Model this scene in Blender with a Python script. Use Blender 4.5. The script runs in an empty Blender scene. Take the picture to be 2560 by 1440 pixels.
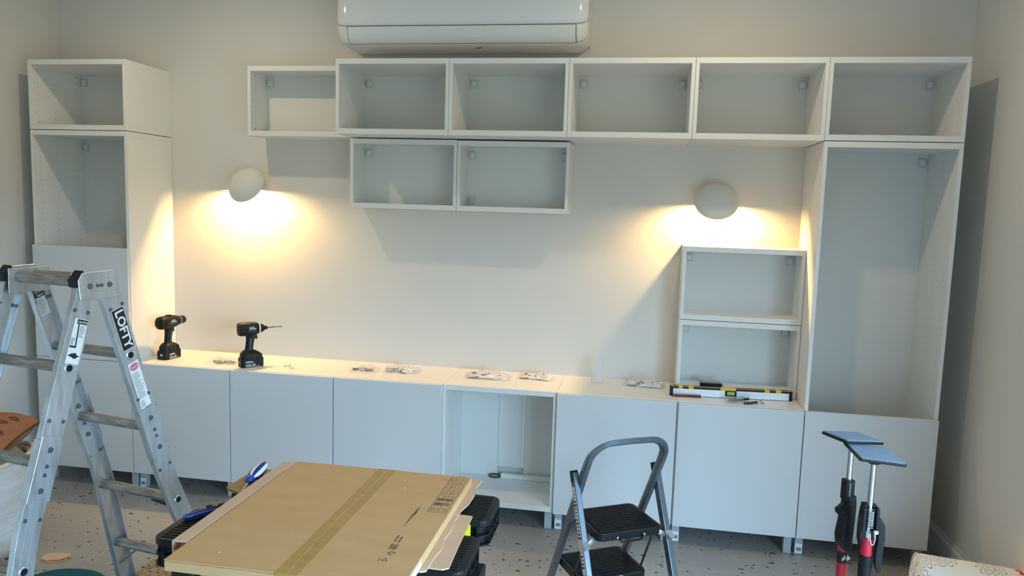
import bpy, math, random
from mathutils import Matrix, Vector, Euler, noise

# ---------------------------------------------------------------- scene, camera, light, exposure
S = bpy.context.scene
COL = S.collection
CAM_LOC = Vector((3.3814, -4.1230, 1.6840))
CAM_ROT = Euler((1.4596, -0.0299, 0.1711), 'XYZ')
FOCAL = 1871.9
cam_data = bpy.data.cameras.new('camera')
cam_data.sensor_width = 36.0
cam_data.lens = FOCAL / 2560 * 36
cam_data.clip_start = 0.02
cam = bpy.data.objects.new('camera', cam_data)
cam.location = CAM_LOC
cam.rotation_euler = CAM_ROT
COL.objects.link(cam)
S.camera = cam

world = bpy.data.worlds.new('daylight')
S.world = world
world.use_nodes = True
bg = world.node_tree.nodes['Background']
bg.inputs['Strength'].default_value = 24.0
_N, _L = world.node_tree.nodes, world.node_tree.links      # open sky above the horizon, dim garden ground below
_tc = _N.new('ShaderNodeTexCoord'); _sp = _N.new('ShaderNodeSeparateXYZ'); _rp = _N.new('ShaderNodeValToRGB')
_L.new(_tc.outputs['Generated'], _sp.inputs[0]); _L.new(_sp.outputs['Z'], _rp.inputs['Fac']); _L.new(_rp.outputs['Color'], bg.inputs['Color'])
_rp.color_ramp.elements[0].position = 0.0; _rp.color_ramp.elements[0].color = (0.10, 0.12, 0.10, 1)
_rp.color_ramp.elements[1].position = 0.04; _rp.color_ramp.elements[1].color = (0.44, 0.71, 1.0, 1)

S.view_settings.view_transform = 'Standard'
S.view_settings.look = 'None'
S.view_settings.gamma = 1.0
S.view_settings.use_curve_mapping = False
S.view_settings.exposure = 0.0
DOWNLIGHT_W = 8.5
SCONCE_E = 3400.0

# room: back wall y = 0, left wall x = XL, right wall x = XR, ceiling z = ZC
XL, XR, YR, ZC = -0.13, 4.95, -7.2, 2.95
WIN_A = (-5.9, -2.5, 0.04, 1.95)      # glazed doors in the right wall: y0, y1, z0, z1
for nm, loc, rot, sx, sy in (
        ('window_right_offscreen', (XR + 0.07, (WIN_A[0] + WIN_A[1]) / 2, (WIN_A[2] + WIN_A[3]) / 2), (0, math.pi / 2, 0), WIN_A[3] - WIN_A[2], WIN_A[1] - WIN_A[0]),):
    ld = bpy.data.lights.new(nm, 'AREA')
    ld.shape = 'RECTANGLE'; ld.size = sx; ld.size_y = sy
    ld.cycles.is_portal = True
    lo = bpy.data.objects.new(nm, ld)
    lo.location = loc; lo.rotation_euler = rot
    COL.objects.link(lo)
S.cycles.max_bounces = 10
S.cycles.diffuse_bounces = 6
S.cycles.transparent_max_bounces = 12
S.cycles.sample_clamp_indirect = 6.0
S.cycles.caustics_reflective = False
S.cycles.caustics_refractive = False

# ---------------------------------------------------------------- pixel helpers
RC = CAM_ROT.to_matrix()
def at(u, v, axis, val):
    d = RC @ Vector(((u - 1280) / FOCAL, -(v - 720) / FOCAL, -1.0))
    t = (val - CAM_LOC[axis]) / d[axis]
    return CAM_LOC + t * d

# ---------------------------------------------------------------- materials
def new_mat(name):
    m = bpy.data.materials.new(name); m.use_nodes = True
    return m, m.node_tree.nodes, m.node_tree.links, m.node_tree.nodes['Principled BSDF']

def mat(name, col, rough=0.5, metal=0.0, var=0.0, vscale=8.0, bump=0.0, bscale=40.0, stretch=(1, 1, 1), dirt=None, spec=0.5, coat=0.0, trans=0.0, ior=1.45, emit=None):
    m, N, L, b = new_mat(name)
    b.inputs['Roughness'].default_value = rough
    b.inputs['Metallic'].default_value = metal
    b.inputs['Specular IOR Level'].default_value = spec
    b.inputs['Coat Weight'].default_value = coat
    b.inputs['Transmission Weight'].default_value = trans
    b.inputs['IOR'].default_value = ior
    c = (*col, 1)
    b.inputs['Base Color'].default_value = c
    if emit:
        b.inputs['Emission Color'].default_value = (*emit[0], 1)
        b.inputs['Emission Strength'].default_value = emit[1]
    tc = N.new('ShaderNodeTexCoord'); mp = N.new('ShaderNodeMapping')
    mp.inputs['Scale'].default_value = stretch
    L.new(tc.outputs['Object'], mp.inputs['Vector'])
    if var or dirt:
        n = N.new('ShaderNodeTexNoise'); n.inputs['Scale'].default_value = vscale; n.inputs['Detail'].default_value = 5
        L.new(mp.outputs[0], n.inputs['Vector'])
        r = N.new('ShaderNodeValToRGB')
        r.color_ramp.elements[0].position = 0.32; r.color_ramp.elements[1].position = 0.68
        d = dirt or tuple(max(0, x * (1 - var)) for x in col)
        r.color_ramp.elements[0].color = (*d, 1)
        r.color_ramp.elements[1].color = (*tuple(min(1, x * (1 + var * 0.5)) for x in col), 1)
        L.new(n.outputs['Fac'], r.inputs['Fac']); L.new(r.outputs['Color'], b.inputs['Base Color'])
    if bump:
        n2 = N.new('ShaderNodeTexNoise'); n2.inputs['Scale'].default_value = bscale; n2.inputs['Detail'].default_value = 3
        L.new(mp.outputs[0], n2.inputs['Vector'])
        bp = N.new('ShaderNodeBump'); bp.inputs['Strength'].default_value = bump; bp.inputs['Distance'].default_value = 0.01
        L.new(n2.outputs['Fac'], bp.inputs['Height']); L.new(bp.outputs['Normal'], b.inputs['Normal'])
    return m

def mathn(N, L, op, a, b=None, c=None):
    n = N.new('ShaderNodeMath'); n.operation = op
    for i, x in enumerate((a, b, c)):
        if x is None: continue
        if isinstance(x, (int, float)): n.inputs[i].default_value = x
        else: L.new(x, n.inputs[i])
    return n.outputs[0]

def mixc(N, L, fac, a, b):
    n = N.new('ShaderNodeMix'); n.data_type = 'RGBA'
    if isinstance(fac, (int, float)): n.inputs[0].default_value = fac
    else: L.new(fac, n.inputs[0])
    for i, x in ((6, a), (7, b)):
        if isinstance(x, tuple): n.inputs[i].default_value = (*x, 1)
        else: L.new(x, n.inputs[i])
    return n.outputs[2]

def floor_material():
    m, N, L, b = new_mat('polished_terrazzo_concrete')
    tc = N.new('ShaderNodeTexCoord')
    n = N.new('ShaderNodeTexNoise'); n.inputs['Scale'].default_value = 1.6; n.inputs['Detail'].default_value = 6
    L.new(tc.outputs['Object'], n.inputs['Vector'])
    r = N.new('ShaderNodeValToRGB')
    r.color_ramp.elements[0].color = (0.31, 0.302, 0.285, 1); r.color_ramp.elements[0].position = 0.3
    r.color_ramp.elements[1].color = (0.40, 0.392, 0.37, 1); r.color_ramp.elements[1].position = 0.7
    L.new(n.outputs['Fac'], r.inputs['Fac'])
    fine = N.new('ShaderNodeTexNoise'); fine.inputs['Scale'].default_value = 150; fine.inputs['Detail'].default_value = 2
    L.new(tc.outputs['Object'], fine.inputs['Vector'])
    fr = mathn(N, L, 'MULTIPLY_ADD', fine.outputs['Fac'], 0.35, 0.83)
    fm = N.new('ShaderNodeMix'); fm.data_type = 'RGBA'; fm.blend_type = 'MULTIPLY'; fm.inputs[0].default_value = 1
    cb = N.new('ShaderNodeCombineColor')
    for i in range(3): L.new(fr, cb.inputs[i])
    L.new(r.outputs['Color'], fm.inputs[6]); L.new(cb.outputs[0], fm.inputs[7])
    col = fm.outputs[2]
    for sc, rad, keep, c, sx in ((19, 0.075, 0.80, (0.022, 0.024, 0.026), 0.45), (34, 0.11, 0.80, (0.04, 0.04, 0.04), 0.7), (30, 0.09, 0.95, (0.55, 0.54, 0.52), 1.0)):
        mp = N.new('ShaderNodeMapping'); mp.inputs['Scale'].default_value = (sx, 1, 1); mp.inputs['Rotation'].default_value = (0, 0, sc)
        wn = N.new('ShaderNodeTexNoise'); wn.inputs['Scale'].default_value = sc * 2.5
        L.new(tc.outputs['Object'], wn.inputs['Vector'])
        mx = N.new('ShaderNodeVectorMath'); mx.operation = 'MULTIPLY_ADD'
        L.new(wn.outputs['Color'], mx.inputs[0]); mx.inputs[1].default_value = (0.012, 0.012, 0); L.new(tc.outputs['Object'], mx.inputs[2])
        L.new(mx.outputs[0], mp.inputs['Vector'])
        v = N.new('ShaderNodeTexVoronoi'); v.inputs['Scale'].default_value = sc
        v.voronoi_dimensions = '2D'
        L.new(mp.outputs[0], v.inputs['Vector'])
        sep = N.new('ShaderNodeSeparateColor'); L.new(v.outputs['Color'], sep.inputs[0])
        big = mathn(N, L, 'MULTIPLY', sep.outputs[1], rad * 1.3)
        a = mathn(N, L, 'LESS_THAN', v.outputs['Distance'], mathn(N, L, 'ADD', big, rad * 0.5))
        k = mathn(N, L, 'GREATER_THAN', sep.outputs[0], keep)
        col = mixc(N, L, mathn(N, L, 'MULTIPLY', a, k), col, c)
    L.new(col, b.inputs['Base Color'])
    b.inputs['Roughness'].default_value = 0.32
    b.inputs['Specular IOR Level'].default_value = 0.4
    return m

def flower_material(name, base, ink, scale, petals, fill=None, fill_keep=0.8, dark=None, dark_keep=0.8, rings=((0.30, 0.5, 0.016),), rough=0.8, coords='UV', seed=0.0):
    """printed cloth: outlined flowers set at the points of a cell pattern"""
    m, N, L, b = new_mat(name)
    tc = N.new('ShaderNodeTexCoord')
    mp = N.new('ShaderNodeMapping'); mp.inputs['Scale'].default_value = (scale, scale, scale); mp.inputs['Location'].default_value = (seed, seed * 0.7, 0)
    L.new(tc.outputs[coords], mp.inputs['Vector'])
    wn = N.new('ShaderNodeTexNoise'); wn.inputs['Scale'].default_value = 3.0
    L.new(mp.outputs[0], wn.inputs['Vector'])
    wm = N.new('ShaderNodeVectorMath'); wm.operation = 'MULTIPLY_ADD'
    L.new(wn.outputs['Color'], wm.inputs[0]); wm.inputs[1].default_value = (0.10, 0.10, 0); L.new(mp.outputs[0], wm.inputs[2])
    v = N.new('ShaderNodeTexVoronoi'); v.voronoi_dimensions = '2D'; v.inputs['Scale'].default_value = 1.0; v.inputs['Randomness'].default_value = 0.55
    L.new(wm.outputs[0], v.inputs['Vector'])
    df = N.new('ShaderNodeVectorMath'); df.operation = 'SUBTRACT'
    L.new(wm.outputs[0], df.inputs[0]); L.new(v.outputs['Position'], df.inputs[1])
    sp = N.new('ShaderNodeSeparateXYZ'); L.new(df.outputs[0], sp.inputs[0])
    ang = mathn(N, L, 'ARCTAN2', sp.outputs[1], sp.outputs[0])
    rr = v.outputs['Distance']
    sc = N.new('ShaderNodeSeparateColor'); L.new(v.outputs['Color'], sc.inputs[0])
    pet = mathn(N, L, 'ABSOLUTE', mathn(N, L, 'SINE', mathn(N, L, 'MULTIPLY', ang, petals / 2)))
    col = base
    inner = None
    line = None
    for r0, amp, w in rings:
        cur = mathn(N, L, 'MULTIPLY', mathn(N, L, 'MULTIPLY_ADD', pet, amp, 1 - amp), r0)
        dd = mathn(N, L, 'ABSOLUTE', mathn(N, L, 'SUBTRACT', rr, cur))
        ln = mathn(N, L, 'LESS_THAN', dd, w)
        ins = mathn(N, L, 'LESS_THAN', rr, cur)
        inner = ins if inner is None else inner
        line = ln if line is None else mathn(N, L, 'MAXIMUM', line, ln)
    if fill:
        col = mixc(N, L, mathn(N, L, 'MULTIPLY', inner, mathn(N, L, 'GREATER_THAN', sc.outputs[0], fill_keep)), col, fill)
    if dark:
        col = mixc(N, L, mathn(N, L, 'MULTIPLY', mathn(N, L, 'LESS_THAN', rr, rings[0][0] * 0.35), mathn(N, L, 'GREATER_THAN', sc.outputs[1], dark_keep)), col, dark)
    col = mixc(N, L, line, col, ink)
    L.new(col, b.inputs['Base Color'])
    b.inputs['Roughness'].default_value = rough
    return m

def film_material(name, fac=0.82, tint=(0.95, 0.95, 0.95)):
    m, N, L, b = new_mat(name)
    out = N['Material Output']
    tr = N.new('ShaderNodeBsdfTransparent'); tr.inputs['Color'].default_value = (*tint, 1)
    b.inputs['Base Color'].default_value = (0.9, 0.9, 0.9, 1); b.inputs['Roughness'].default_value = 0.08
    tc = N.new('ShaderNodeTexCoord'); n = N.new('ShaderNodeTexNoise'); n.inputs['Scale'].default_value = 60
    L.new(tc.outputs['Object'], n.inputs['Vector'])
    bp = N.new('ShaderNodeBump'); bp.inputs['Strength'].default_value = 0.4; bp.inputs['Distance'].default_value = 0.004
    L.new(n.outputs['Fac'], bp.inputs['Height']); L.new(bp.outputs['Normal'], b.inputs['Normal'])
    mx = N.new('ShaderNodeMixShader'); mx.inputs['Fac'].default_value = fac
    L.new(b.outputs[0], mx.inputs[1]); L.new(tr.outputs[0], mx.inputs[2]); L.new(mx.outputs[0], out.inputs['Surface'])
    return m

def cardboard_material(name, a, b2, rough=0.8):
    return mat(name, a, rough, var=0.04, vscale=5, bump=0.03, bscale=120, stretch=(1, 4, 1), dirt=b2, spec=0.2)

M = {}
M['wall'] = mat('painted_plaster', (0.71, 0.69, 0.645), 0.75, var=0.02, vscale=1.2, bump=0.02, bscale=180)
M['ceiling'] = mat('ceiling_paint', (0.77, 0.755, 0.72), 0.8, var=0.02, vscale=1)
M['floor'] = floor_material()
M['skirting'] = mat('satin_white_skirting', (0.70, 0.69, 0.66), 0.4, var=0.02)
M['cab'] = mat('white_melamine', (0.80, 0.79, 0.76), 0.38, var=0.012, vscale=2.0)
M['door'] = mat('white_matt_foil_door', (0.675, 0.68, 0.675), 0.42, var=0.012, vscale=2.0)
M['cabback'] = mat('white_fibreboard', (0.74, 0.73, 0.69), 0.5, var=0.015, vscale=2.5)
M['bracket'] = mat('clear_plastic_fitting', (0.60, 0.63, 0.61), 0.25, var=0.05, vscale=30)
M['leggrey'] = mat('grey_plastic_leg', (0.42, 0.45, 0.48), 0.45, var=0.04, vscale=12)
M['sticker'] = mat('white_paper_sticker', (0.82, 0.82, 0.80), 0.55, var=0.03, vscale=40)
M['ink'] = mat('black_print', (0.015, 0.015, 0.016), 0.5, var=0.05, vscale=40)
M['inkgrey'] = mat('grey_print', (0.22, 0.22, 0.23), 0.6, var=0.05, vscale=40)
M['acwhite'] = mat('glossy_white_plastic', (0.80, 0.815, 0.82), 0.12, var=0.008, vscale=2, spec=0.6, coat=0.5)
M['acmatt'] = mat('satin_white_plastic', (0.76, 0.77, 0.765), 0.3, var=0.01, vscale=2)
M['shade'] = mat('matt_white_shade', (0.74, 0.72, 0.66), 0.6, var=0.01, vscale=5)
M['bulb'] = mat('glowing_bulb', (1, 0.9, 0.7), 0.4, emit=((1.0, 0.62, 0.22), SCONCE_E))
M['lens'] = mat('downlight_lens', (0.9, 0.9, 0.9), 0.3, var=0.01)
M['alu'] = mat('scuffed_aluminium', (0.72, 0.75, 0.78), 0.33, 0.72, vscale=9, bump=0.08, bscale=60, stretch=(4, 4, 0.7), dirt=(0.53, 0.54, 0.55))
M['aludull'] = mat('dull_aluminium', (0.50, 0.52, 0.53), 0.45, 0.8, vscale=14, bump=0.08, bscale=60, dirt=(0.36, 0.36, 0.35))
M['rung'] = mat('dirty_ridged_rung', (0.46, 0.45, 0.43), 0.5, 0.6, vscale=11, bump=0.15, bscale=50, stretch=(1.5, 6, 6), dirt=(0.26, 0.22, 0.17))
M['rivet'] = mat('steel_rivet', (0.24, 0.26, 0.28), 0.4, 0.9, var=0.2, vscale=60)
M['blackplastic'] = mat('black_plastic', (0.012, 0.013, 0.015), 0.4, spec=0.3, var=0.2, vscale=20, bump=0.03, bscale=90)
M['blackrib'] = mat('black_ribbed_plastic', (0.011, 0.012, 0.013), 0.5, spec=0.25, var=0.25, vscale=15, bump=0.05, bscale=120)
M['rubber'] = mat('black_rubber', (0.012, 0.012, 0.012), 0.7, var=0.2, vscale=30)
M['yellow'] = mat('fluorescent_yellow_plastic', (0.80, 0.86, 0.02), 0.4, var=0.03)
M['card'] = cardboard_material('brown_cardboard', (0.68, 0.425, 0.205), (0.645, 0.40, 0.19))
M['cardpale'] = cardboard_material('pale_cardboard', (0.72, 0.50, 0.345), (0.69, 0.475, 0.32))
M['cardedge'] = cardboard_material('torn_cardboard_edge', (0.74, 0.60, 0.44), (0.64, 0.50, 0.35))
M['tornliner'] = mat('torn_brown_liner', (0.17, 0.10, 0.055), 0.9, var=0.1)
M['tape'] = mat('brown_packing_tape', (0.52, 0.30, 0.075), 0.28, var=0.10, vscale=9, bump=0.05, bscale=35, stretch=(1, 5, 1), coat=0.3)
M['cardink'] = mat('brown_print', (0.17, 0.12, 0.07), 0.8, var=0.1, vscale=60)
M['cardinklight'] = mat('faint_brown_print', (0.33, 0.24, 0.14), 0.8, var=0.1, vscale=60)
M['bluehandle'] = mat('blue_plastic', (0.012, 0.06, 0.42), 0.3, var=0.1, vscale=20, coat=0.3)
M['bluewhite'] = mat('white_plastic_stripe', (0.72, 0.74, 0.80), 0.3, var=0.03)
M['navy'] = mat('navy_plastic', (0.010, 0.025, 0.16), 0.3, var=0.1, vscale=20, coat=0.3)
M['chrome'] = mat('polished_steel', (0.72, 0.74, 0.76), 0.15, 1.0, var=0.03, vscale=30)
M['greysteel'] = mat('blue_grey_enamel_steel', (0.12, 0.145, 0.17), 0.28, 0.3, var=0.06, vscale=10, coat=0.25)
M['galv'] = mat('zinc_bracket', (0.60, 0.66, 0.70), 0.3, 0.7, var=0.08, vscale=20)
M['red'] = mat('red_enamel_tube', (0.52, 0.012, 0.030), 0.28, var=0.05, vscale=10, coat=0.4)
M['padgrey'] = mat('blue_grey_rubber_pad', (0.23, 0.28, 0.34), 0.5, var=0.06, vscale=20)
M['teal'] = mat('teal_cotton', (0.012, 0.105, 0.145), 0.85, var=0.12, vscale=14, bump=0.1, bscale=220, spec=0.2)
M['jute'] = mat('braided_jute', (0.50, 0.385, 0.25), 0.9, var=0.25, vscale=60, bump=0.3, bscale=300, spec=0.1, dirt=(0.32, 0.22, 0.12))
M['jutedark'] = mat('jute_backing', (0.42, 0.31, 0.20), 0.95, var=0.2, vscale=80)
M['whitewood'] = mat('white_washed_wood', (0.70, 0.72, 0.73), 0.45, var=0.10, vscale=7, bump=0.06, bscale=30, stretch=(1.0, 1.0, 9.0), dirt=(0.60, 0.61, 0.61))
M['cream'] = mat('cream_laminate', (0.72, 0.66, 0.52), 0.5, var=0.03, vscale=6)
M['floralwhite'] = flower_material('white_floral_print', (0.86, 0.86, 0.84), (0.035, 0.04, 0.05), 8.0, 9, fill=(0.85, 0.03, 0.11), fill_keep=0.80, dark=(0.02, 0.03, 0.05), dark_keep=0.72, rings=((0.42, 0.30, 0.011), (0.27, 0.38, 0.010), (0.13, 0.35, 0.010)), seed=3.3)
M['floralcream'] = flower_material('small_floral_print', (0.86, 0.86, 0.84), (0.035, 0.03, 0.03), 16.0, 7, dark=(0.02, 0.02, 0.02), dark_keep=0.6, rings=((0.40, 0.35, 0.025), (0.22, 0.40, 0.020)), seed=1.1)
M['floralorange'] = flower_material('orange_floral_weave', (0.36, 0.145, 0.058), (0.13, 0.05, 0.024), 10.0, 10, fill=(0.10, 0.038, 0.02), fill_keep=-1.0, dark=(0.22, 0.09, 0.04), dark_keep=-1.0, rings=((0.27, 0.45, 0.012),), seed=0.4)
M['piping'] = mat('dark_cord_piping', (0.10, 0.045, 0.025), 0.9, var=0.2, vscale=60)
M['whitepiping'] = mat('white_cord_piping', (0.74, 0.73, 0.68), 0.8, var=0.05, vscale=40)
M['glass'] = film_material('clear_glass', 0.91, (0.97, 0.98, 0.98))
M['pane'] = film_material('window_glass', 0.96, (0.98, 0.99, 1.0))
M['film'] = film_material('clear_plastic_film', 0.84)
M['clearlid'] = film_material('clear_plastic_lid', 0.70)
M['paper'] = mat('white_leaflet_paper', (0.80, 0.81, 0.84), 0.7, var=0.03, vscale=40)
M['drillblack'] = mat('black_soft_grip', (0.008, 0.009, 0.009), 0.5, spec=0.3, var=0.2, vscale=40, bump=0.05, bscale=200)
M['drillteal'] = mat('dark_teal_housing', (0.008, 0.060, 0.075), 0.35, var=0.1, vscale=30)
M['whiteink'] = mat('white_lettering', (0.80, 0.80, 0.80), 0.5, var=0.02)
M['levelalu'] = mat('brushed_level_body', (0.62, 0.64, 0.66), 0.35, 0.7, var=0.12, vscale=12, stretch=(0.5, 4, 4))
M['levelyellow'] = mat('yellow_level_paint', (0.82, 0.47, 0.01), 0.35, var=0.03)
M['vial'] = mat('green_spirit_vial', (0.42, 0.62, 0.12), 0.15, var=0.05, coat=0.6)
M['darkred'] = mat('dark_red_paint', (0.20, 0.010, 0.016), 0.35, var=0.1, vscale=30)
M['steel'] = mat('dull_zinc_steel', (0.40, 0.41, 0.42), 0.35, 0.85, var=0.15, vscale=60)
M['darksteel'] = mat('dark_steel', (0.07, 0.08, 0.085), 0.4, 0.7, var=0.15, vscale=60)
M['greyplastic'] = mat('grey_inner_plastic', (0.16, 0.165, 0.17), 0.6, var=0.05, vscale=10)
M['pink'] = mat('pink_print', (0.70, 0.16, 0.27), 0.55, var=0.05)
M['wframe'] = mat('dark_window_frame', (0.05, 0.052, 0.055), 0.4, var=0.05)

# ---------------------------------------------------------------- mesh builder
class MB:
    def __init__(s): s.v = []; s.f = []; s.uv = None
    def add(s, vs, fs):
        o = len(s.v); s.v += [Vector(x) for x in vs]; s.f += [tuple(i + o for i in f) for f in fs]; return s
    def box(s, x0, x1, y0, y1, z0, z1):
        return s.add([(x0, y0, z0), (x1, y0, z0), (x1, y1, z0), (x0, y1, z0), (x0, y0, z1), (x1, y0, z1), (x1, y1, z1), (x0, y1, z1)],
                     [(0, 3, 2, 1), (4, 5, 6, 7), (0, 1, 5, 4), (1, 2, 6, 5), (2, 3, 7, 6), (3, 0, 4, 7)])
    def obox(s, c, ex, ey, ez):
        c, ex, ey, ez = Vector(c), Vector(ex), Vector(ey), Vector(ez)
        vs = [c + a * ex + b * ey + d * ez for d in (-1, 1) for a, b in ((-1, -1), (1, -1), (1, 1), (-1, 1))]
        return s.add(vs, [(0, 3, 2, 1), (4, 5, 6, 7), (0, 1, 5, 4), (1, 2, 6, 5), (2, 3, 7, 6), (3, 0, 4, 7)])
    def prism(s, pts, off):
        n = len(pts); p = [Vector(x) for x in pts]; o = Vector(off)
        return s.add(p + [q + o for q in p], [tuple(range(n))[::-1], tuple(range(n, 2 * n))] + [(i, (i + 1) % n, (i + 1) % n + n, i + n) for i in range(n)])
    def loft(s, rings, cap0=True, cap1=True, closed=True):
        n = len(rings[0]); vs = [p for r in rings for p in r]; fs = []
        for k in range(len(rings) - 1):
            for i in range(n if closed else n - 1):
                j = (i + 1) % n
                fs.append((k * n + i, k * n + j, (k + 1) * n + j, (k + 1) * n + i))
        if cap0: fs.append(tuple(range(n))[::-1])
        if cap1: fs.append(tuple(range((len(rings) - 1) * n, len(rings) * n)))
        return s.add(vs, fs)
    def cyl(s, p0, p1, r0, r1=None, n=16, caps=True):
        p0, p1 = Vector(p0), Vector(p1); r1 = r0 if r1 is None else r1
        d = (p1 - p0).normalized(); a = d.orthogonal().normalized(); b = d.cross(a)
        ring = lambda p, r: [p + r * (math.cos(2 * math.pi * i / n) * a + math.sin(2 * math.pi * i / n) * b) for i in range(n)]
        return s.loft([ring(p0, r0), ring(p1, r1)], caps, caps)
    def tube(s, pts, r, n=10, up=None, ry=None, sq=False):
        p = [Vector(x) for x in pts]; rings = []
        a = None
        for i in range(len(p)):
            d = ((p[min(i + 1, len(p) - 1)] - p[i]).normalized() + (p[i] - p[max(i - 1, 0)]).normalized())
            d = d.normalized()
            if up is not None: a = (Vector(up) - d * d.dot(Vector(up))).normalized()
            elif a is None: a = d.orthogonal().normalized()
            else: a = (a - d * d.dot(a)).normalized()
            b = d.cross(a)
            rad = r[i] if isinstance(r, (list, tuple)) else r
            rb = rad if ry is None else ry
            if sq: rings.append([p[i] + rad * x * a + rb * y * b for x, y in ((-1, -.8), (-.8, -1), (.8, -1), (1, -.8), (1, .8), (.8, 1), (-.8, 1), (-1, .8))])
            else: rings.append([p[i] + rad * math.cos(2 * math.pi * k / n) * a + rb * math.sin(2 * math.pi * k / n) * b for k in range(n)])
        return s.loft(rings)
    def lathe(s, prof, o, axis=(0, 0, 1), n=32, caps=True):
        o, d = Vector(o), Vector(axis).normalized(); a = d.orthogonal().normalized(); b = d.cross(a)
        return s.loft([[o + h * d + r * (math.cos(2 * math.pi * i / n) * a + math.sin(2 * math.pi * i / n) * b) for i in range(n)] for r, h in prof], caps, caps)
    def grid(s, fn, nu, nv, thick=None):
        vs = [fn(i / nu, j / nv) for j in range(nv + 1) for i in range(nu + 1)]
        fs = [(j * (nu + 1) + i, j * (nu + 1) + i + 1, (j + 1) * (nu + 1) + i + 1, (j + 1) * (nu + 1) + i) for j in range(nv) for i in range(nu)]
        return s.add(vs, fs)
    def sphere(s, c, r, n=16, m=10, sc=(1, 1, 1)):
        c = Vector(c)
        return s.loft([[c + Vector((r * math.sin(t) * math.cos(2 * math.pi * i / n) * sc[0], r * math.sin(t) * math.sin(2 * math.pi * i / n) * sc[1], -r * math.cos(t) * sc[2])) for i in range(n)]
                       for t in [max(0.02, min(math.pi - 0.02, math.pi * k / m)) for k in range(m + 1)]])
    def xf(s, mtx): s.v = [mtx @ v for v in s.v]; return s

INV = {}
def thing(name, label, cat, loc=(0, 0, 0), rot=(0, 0, 0), group=None):
    o = bpy.data.objects.new(name, None); COL.objects.link(o)
    o.empty_display_size = 0.05
    o.location = loc; o.rotation_euler = rot
    o['label'] = label; o['category'] = cat
    if group: o['group'] = group
    INV[o.name] = (Matrix.Translation(Vector(loc)) @ Euler(rot).to_matrix().to_4x4()).inverted()
    return o
def tag(o, label, cat, group=None):
    o['label'] = label; o['category'] = cat
    if group: o['group'] = group
    return o
def root_of(o):
    while o.parent: o = o.parent
    return o
def obj(name, mb, material, parent=None, local=False, smooth=False, bevel=0, seg=2, solid=0, sub=0, angle=None):
    me = bpy.data.meshes.new(name)
    vs = mb.v
    if parent is not None and not local and root_of(parent).name in INV:
        I = INV[root_of(parent).name]; vs = [I @ v for v in vs]
    me.from_pydata([tuple(v) for v in vs], [], mb.f)
    me.materials.append(M[material] if isinstance(material, str) else material)
    if mb.uv:
        ul = me.uv_layers.new(name='UVMap')
        for lp in me.loops: ul.data[lp.index].uv = mb.uv[lp.vertex_index]
    if smooth:
        me.polygons.foreach_set('use_smooth', [True] * len(me.polygons))
        if angle is not None: me.set_sharp_from_angle(angle=math.radians(angle))
    me.update()
    o = bpy.data.objects.new(name, me); COL.objects.link(o)
    if parent is not None: o.parent = parent
    if solid:
        md = o.modifiers.new('thickness', 'SOLIDIFY'); md.thickness = solid; md.offset = 0
    if sub:
        md = o.modifiers.new('smooth', 'SUBSURF'); md.levels = sub; md.render_levels = sub
    if bevel:
        md = o.modifiers.new('edge', 'BEVEL'); md.width = bevel; md.segments = seg; md.limit_method = 'ANGLE'
    return o
def struct(name, mb, material, parent=None, **k):
    o = obj(name, mb, material, parent, **k)
    if parent is None: o['kind'] = 'structure'
    return o

def text_mb(txt, size, org, xd, yd, bold=0.0, depth=0.0):
    """flat lettering as a mesh: org = lower left, xd = reading direction, yd = up direction"""
    cu = bpy.data.curves.new('lettering', 'FONT'); cu.body = txt; cu.size = size; cu.offset = bold; cu.resolution_u = 2
    to = bpy.data.objects.new('lettering', cu); COL.objects.link(to)
    dg = bpy.context.evaluated_depsgraph_get(); dg.update()
    me = bpy.data.meshes.new_from_object(to.evaluated_get(dg))
    xd, yd = Vector(xd).normalized(), Vector(yd).normalized(); org = Vector(org)
    mb = MB(); mb.add([org + v.co.x * xd + v.co.y * yd for v in me.vertices], [tuple(p.vertices) for p in me.polygons])
    w = max([v.co.x for v in me.vertices] or [0])
    bpy.data.objects.remove(to); bpy.data.curves.remove(cu); bpy.data.meshes.remove(me)
    return mb, w

# ================================================================ THE ROOM
T = 0.14
mb = MB().box(XL - T, XR + T, YR - T, T, -0.12, 0)
struct('floor', mb, 'floor')
struct('ceiling', MB().box(XL - T, XR + T, YR - T, T, ZC, ZC + 0.12), 'ceiling')
struct('wall_back', MB().box(XL - T, XR + T, 0, T, 0, ZC), 'wall')
struct('wall_left', MB().box(XL - T, XL, YR, 0, 0, ZC), 'wall')
y0, y1, z0, z1 = WIN_A
struct('wall_right', MB().box(XR, XR + T, y1, 0, 0, ZC).box(XR, XR + T, YR, y0, 0, ZC).box(XR, XR + T, y0, y1, z1, ZC).box(XR, XR + T, y0, y1, 0, z0), 'wall')
struct('wall_rear', MB().box(XL - T, XR + T, YR - T, YR, 0, ZC), 'wall')
w1 = struct('window_1', MB().box(XR + .03, XR + .09, y0, y0 + .06, z0, z1).box(XR + .03, XR + .09, y1 - .06, y1, z0, z1).box(XR + .03, XR + .09, y0 + .06, y1 - .06, z1 - .06, z1).box(XR + .03, XR + .09, y0 + .06, y1 - .06, z0, z0 + .06)
            .box(XR + .03, XR + .09, (y0 + y1) / 2 - .035, (y0 + y1) / 2 + .035, z0 + .06, z1 - .06), 'wframe')
for k in range(2):
    ya = y0 + .06 if k == 0 else (y0 + y1) / 2 + .035
    yb = (y0 + y1) / 2 - .035 if k == 0 else y1 - .06
    obj('pane', MB().box(XR + .055, XR + .061, ya, yb, z0 + .06, z1 - .06), 'pane', w1)
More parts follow.
